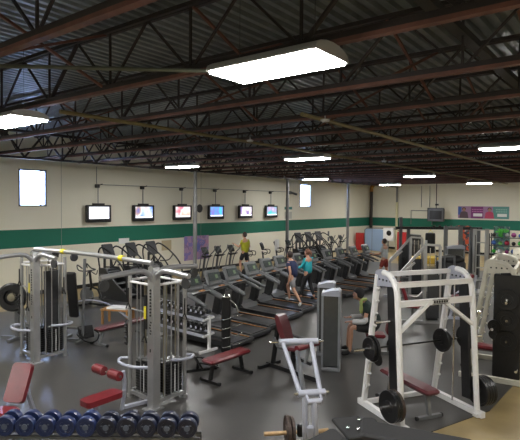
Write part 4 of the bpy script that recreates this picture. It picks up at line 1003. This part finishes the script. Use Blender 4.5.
def person(label, loc, rz, pose, cols, bare_legs=True, sleeves=.5, hair_long=False, cap=False, collar=None, hscale=1., bulk=1.):
    """local +x is forward; pose gives joint positions in metres"""
    t = thing('person', label, 'person', loc, rz)
    P = {k: V(v)*hscale for k, v in pose.items()}
    pel, wst, chs, nck, hd = P['pelvis'], P['waist'], P['chest'], P['neck'], P['head']
    vs = [pel, wst, chs, nck, hd-V((0, 0, .09))*hscale]; ed = [(0, 1), (1, 2), (2, 3), (3, 4)]; rad = [(.120, .11), (.105, .095), (.14, .105), .055, .055]
    def addc(start, pts, rs):
        i = start
        for p, r in zip(pts, rs): vs.append(V(p)); rad.append(r); ed.append((i, len(vs)-1)); i = len(vs)-1
        return i
    for s in ('l', 'r'):
        sg = 1 if s == 'l' else -1
        sh, el, wr = P['sh_'+s], P['el_'+s], P['wr_'+s]; d = (wr-el).normalized()
        i = addc(2, [sh, (sh+el)/2, el, (el+wr)/2, wr, wr+d*.07], [.058, .048, .040, .036, .026, (.038, .018)])
        sd = V((0, -sg, 0)); sd = (sd-d*sd.dot(d)).normalized(); hp = wr+d*.07
        nrm = d.cross(sd)
        for k, (off, Lf) in enumerate(((.030, .062), (.010, .072), (-.010, .068), (-.028, .052))):
            q = hp+sd*off+d*.02; addc(i, [q, q+d*Lf*.5+nrm*.004, q+d*Lf*.85+nrm*.02], [.0095, .009, .0075])
        addc(i-1, [wr+d*.03+sd*.035, wr+d*.06+sd*.055], [.011, .009])
        hp_, kn, an, toe = P['hip_'+s], P['kn_'+s], P['an_'+s], P['toe_'+s]
        addc(0, [hp_, (hp_+kn)/2, kn, kn*.65+an*.35, an, an+(toe-an)*.35+V((0, 0, -.02)), toe], [.092, .078, .056, .056, .036, .038, .03])
    hr = .095*hscale
    f = (hd-nck); yaw = P.get('look', V((1, 0, 0))); yaw = V((yaw.x, yaw.y, 0)).normalized(); sidev = V((-yaw.y, yaw.x, 0))
    def extra(mb):
        mb.sph(hd, hr, (.98, .82, 1.2), 16, 12)
        mb.sph(hd+yaw*hr*.98+V((0, 0, -.012)), .016, (1.3, .8, 1.2), 8, 6)
        mb.sph(hd+yaw*hr*.72+V((0, 0, -.075)), .035, (1, 1, .7), 8, 6)
        for s in (-1, 1):
            mb.sph(hd+sidev*s*hr*.82, .024, (.7, .4, 1.2), 8, 6)
    body = grow('body', vs, ed, rad, SKIN, t, 1, extra)
    e = MB()
    for s in (-1, 1): e.sph(hd+yaw*hr*.86+sidev*s*.032+V((0, 0, .012)), .012, (1, 1, .7), 6, 5)
    e.build('eyes', mat('eye_dark', (.02, .015, .012), .3), t)
    m_ = MB(); m_.sph(hd+yaw*hr*.86+V((0, 0, -.052)), .018, (.6, 1.3, .35), 8, 5); m_.build('mouth', mat('lips', (.35, .10, .09), .5), t)
    h = MB(); h.sph(hd-yaw*.018+V((0, 0, .022)), hr*1.10, (1, .88, 1.12), 16, 12)
    if hair_long:
        h.tube([hd-yaw*.09+V((0, 0, .05)), hd-yaw*.15+V((0, 0, .0)), hd-yaw*.15+V((0, 0, -.14))], [.045, .04, .01], 8)
    # keep the face clear: push front of hair back
    for i, v in enumerate(h.v):
        w = V(v)-hd
        if w.dot(yaw) > .03 and w.z < .055: v2 = hd+w*.82; h.v[i] = tuple(v2)
    h.build('cap' if cap else 'hair', cols['hair'], t)
    # shirt
    def cloth(name, m, chains, sub=1):
        v2, e2, r2 = [], [], []
        for pts, rs, start in chains:
            i = start
            for p, r in zip(pts, rs):
                v2.append(V(p)); r2.append((r if bulk == 1 else (max(r)*bulk, max(r)*bulk)) if isinstance(r, tuple) else r*min(bulk, 1.2))
                if i is not None: e2.append((i, len(v2)-1))
                i = len(v2)-1
        return grow(name, v2, e2, r2, m, t, sub)
    hem = pel-V((0, 0, .08))
    ch = [([hem, wst, chs, nck*.72+chs*.28], [(.172, .172), (.158, .158), (.165, .150), .075], None)]
    for s in ('l', 'r'):
        sh, el, wr = P['sh_'+s], P['el_'+s], P['wr_'+s]
        if sleeves <= 1: end = sh.lerp(el, sleeves); pts = [sh, end]; rs = [.072, .060]
        else: pts = [sh, el, el.lerp(wr, sleeves-1)]; rs = [.070, .052, .038]
        ch.append((pts, rs, 2))
    cloth('shirt', cols['top'], ch)
    ch = [([wst*.35+pel*.65, pel-V((0, 0, .03))], [(.150, .150), (.150, .150)], None)]
    for s in ('l', 'r'):
        hp_, kn, an = P['hip_'+s], P['kn_'+s], P['an_'+s]
        if bare_legs: pts = [hp_, hp_.lerp(kn, .5), hp_.lerp(kn, .86)]; rs = [.105, .096, .090]
        else: pts = [hp_, hp_.lerp(kn, .5), kn, kn.lerp(an, .5), an+(kn-an)*.08]; rs = [.100, .086, .064, .060, .044]
        ch.append((pts, rs, 1))
    cloth('shorts' if bare_legs else 'trousers', cols['bottom'], ch)
    for s in ('l', 'r'):
        an, toe = P['an_'+s], P['toe_'+s]; d = (toe-an)
        cloth('shoe', cols['shoe'], [([an+V((0, 0, .01)), an+d*.35+V((0, 0, -.025)), toe], [.046, .05, .038], None)])
    if collar:
        c = nck*.65+chs*.35
        b = MB(); b.tube(curve([chs+V((.14, .09, -.10)), chs+V((.13, .10, .04)), nck+V((.03, .085, .0)), nck+V((-.07, .02, .02)), nck+V((-.05, -.06, .0)), nck+V((.03, -.085, .0)), chs+V((.13, -.10, .04)), chs+V((.14, -.09, -.10))], 4), .032, 8); b.build('towel_collar', collar, t)
        for q in ('l', 'r'):
            sh, el, wr = P['sh_'+q], P['el_'+q], P['wr_'+q]
            b = MB(); b.tube(curve([sh.lerp(el, .75), el, el.lerp(wr, .9)], 3), .056, 8); b.build('white_sleeve', mat('white_sleeve', (.6, .6, .62), .8), t)
    return t
HAIRD = mat('dark_hair', (.025, .015, .012), .55); HAIRB = mat('brown_hair', (.13, .05, .025), .5)
NAVYS = mat('navy_shirt', (.018, .025, .075), .8, 0, .1, 8); TEAL = mat('teal_top', (.02, .36, .42), .7, 0, .08, 8)
YG = mat('yellow_green_shirt', (.40, .40, .02), .8, 0, .1, 8); PALE = mat('pale_grey_shirt', (.48, .50, .50), .8, 0, .08, 8)
DK = mat('black_cloth', (.015, .015, .017), .85); GSH = mat('grey_shorts', (.22, .22, .23), .8); WSH = mat('white_shoe', (.75, .75, .78), .5); DGS = mat('dark_green_shirt', (.02, .035, .03), .85)
stand = dict(pelvis=(0, 0, .95), waist=(.01, 0, 1.12), chest=(.02, 0, 1.34), neck=(.02, 0, 1.50), head=(.04, 0, 1.63),
    sh_l=(0, .19, 1.40), sh_r=(0, -.19, 1.40), el_l=(-.02, .24, 1.12), el_r=(-.02, -.24, 1.12), wr_l=(.2, .22, 1.02), wr_r=(.2, -.22, 1.02),
    hip_l=(0, .09, .90), hip_r=(0, -.09, .90), kn_l=(.03, .10, .50), kn_r=(.03, -.10, .50), an_l=(0, .10, .09), an_r=(0, -.10, .09), toe_l=(.17, .11, .035), toe_r=(.17, -.11, .035))
run = dict(stand, pelvis=(0, 0, .93), chest=(.08, 0, 1.32), neck=(.11, 0, 1.48), head=(.15, 0, 1.61), sh_l=(.07, .19, 1.38), sh_r=(.07, -.19, 1.38),
    el_l=(-.06, .25, 1.10), wr_l=(-.02, .27, .84), el_r=(.02, -.25, 1.12), wr_r=(.26, -.18, 1.14), kn_l=(-.10, .10, .52), an_l=(-.36, .10, .17), toe_l=(-.30, .11, .03), kn_r=(.28, -.10, .62), an_r=(.20, -.10, .20), toe_r=(.36, -.10, .17), hip_l=(0, .09, .88), hip_r=(0, -.09, .88))
y = TR[4]; xr = -8.36-.2*min(y-8.9, 5.1)
person('running man in navy shirt and grey shorts on a treadmill', (xr+.50, y-.05, .172), R(180), run, dict(hair=HAIRD, top=NAVYS, bottom=GSH, shoe=WSH), True, .45, hscale=.96)
walk = dict(stand, el_l=(.12, .22, 1.13), wr_l=(.36, .18, 1.10), el_r=(.12, -.22, 1.13), wr_r=(.36, -.18, 1.10), kn_l=(.14, .10, .52), an_l=(.22, .10, .10), toe_l=(.38, .1, .05), kn_r=(-.04, -.1, .50), an_r=(-.20, -.1, .12), toe_r=(-.05, -.1, .035))
y = TR[5]; xr = -8.36-.2*min(y-8.9, 5.1)
person('woman in teal long-sleeved top with brown hair tied back walking on a treadmill', (xr+.55, y+.02, .172), R(180), walk, dict(hair=HAIRB, top=TEAL, bottom=DK, shoe=DK), False, 1.85, True, hscale=.95)
y = TR[10]; xr = -8.36-.2*min(y-8.9, 5.1)
person('person in a pale grey shirt with dark hair walking on a far treadmill', (xr+.85, y, .172), R(180), walk, dict(hair=HAIRD, top=PALE, bottom=mat('red_shorts', (.25, .04, .03), .8), shoe=WSH), True, .8)
ell = dict(stand, el_l=(.15, .2, 1.15), wr_l=(.40, .2, 1.25), el_r=(-.05, -.24, 1.12), wr_r=(.18, -.22, 1.2), kn_l=(.18, .1, .54), an_l=(.10, .12, .14), toe_l=(.27, .12, .09), kn_r=(-.02, -.1, .50), an_r=(-.10, -.12, .09), toe_r=(.07, -.12, .035))
person('man in yellow green shirt and black shorts standing on an elliptical trainer', (-13.1, 15.9, .38), R(180), ell, dict(hair=HAIRD, top=YG, bottom=DK, shoe=DK), True, .6)
sit = dict(pelvis=(0, 0, .56), waist=(.03, 0, .72), chest=(.14, 0, .92), neck=(.24, 0, 1.07), head=(.32, 0, 1.18), sh_l=(.15, .19, .98), sh_r=(.15, -.19, .98),
    el_l=(.22, .26, .70), wr_l=(.46, .20, .68), el_r=(.22, -.26, .70), wr_r=(.46, -.20, .68), hip_l=(.04, .10, .55), hip_r=(.04, -.10, .55), kn_l=(.46, .16, .56), kn_r=(.46, -.16, .54),
    an_l=(.48, .16, .10), an_r=(.50, -.16, .10), toe_l=(.65, .17, .04), toe_r=(.67, -.17, .04))
p = at(374, 355)
person('seated man in a black cap with a yellow green towel round his neck', (p.x, p.y, .012), R(212), sit, dict(hair=DK, top=DGS, bottom=DK, shoe=DK), True, .5, False, True, mat('lime_towel', (.42, .50, .16), .8), 1.12, 1.25)
t = thing('leg_extension_machine', 'low machine with a small red seat under the man in the black cap', 'weight machine', (p.x, p.y, .012), R(212))
MB().box((-.02, 0, .44), (.42, .36, .08), None, .03).build('seat_pad', RED, t)
MB().box((-.30, 0, .62), (.08, .3, .3), (0, R(-8), 0), .03).build('back_pad', RED, t)
b = MB(); b.bar((-.5, 0, .04), (1.0, 0, .04), .08); b.bar((0, 0, .04), (0, 0, .42), .07); b.bar((-.4, -.3, .03), (-.4, .3, .03), .07); b.bar((.95, -.3, .03), (.95, .3, .03), .07); b.bar((.78, .02, .05), (.74, .02, .98), .06); b.bar((-.3, 0, .05), (-.34, 0, .5), .06); b.build('frame', GREY, t)
b = MB(); b.tube([(.74, -.22, .98), (.74, .3, .98)], .022, 8); b.build('handle_bar', CHROME, t)
MB().box((.78, 0, 1.0), (.10, .12, .24), None, .03).build('chest_pad', RED, t)

# ------------------------------------------------------------------ world, camera, render look
w = bpy.data.worlds.new('world'); bpy.context.scene.world = w; w.use_nodes = True
w.node_tree.nodes['Background'].inputs[0].default_value = (.40, .56, 1, 1); w.node_tree.nodes['Background'].inputs[1].default_value = 42.0
cam = bpy.data.cameras.new('camera'); co = bpy.data.objects.new('camera', cam); C.objects.link(co)
cam.sensor_width = 36; cam.lens = 36*FOC/520; cam.clip_start = .05; cam.clip_end = 200
F = V((-math.sin(YAW)*math.cos(PITCH), math.cos(YAW)*math.cos(PITCH), -math.sin(PITCH))); Rt = V((math.cos(YAW), math.sin(YAW), 0)); U = Rt.cross(F)
R2 = Rt*math.cos(ROLL)+U*math.sin(ROLL); U2 = U*math.cos(ROLL)-Rt*math.sin(ROLL)
M = Matrix((( R2.x, U2.x, -F.x, EYE.x), (R2.y, U2.y, -F.y, EYE.y), (R2.z, U2.z, -F.z, EYE.z), (0, 0, 0, 1)))
co.matrix_world = M
sc_ = bpy.context.scene; sc_.camera = co
vs_ = sc_.view_settings; vs_.view_transform = 'Standard'; vs_.look = 'None'; vs_.gamma = 1; vs_.use_curve_mapping = False
vs_.exposure = 1.12
sc_.cycles.max_bounces = 8; sc_.cycles.use_denoising = True; sc_.cycles.sample_clamp_indirect = 6
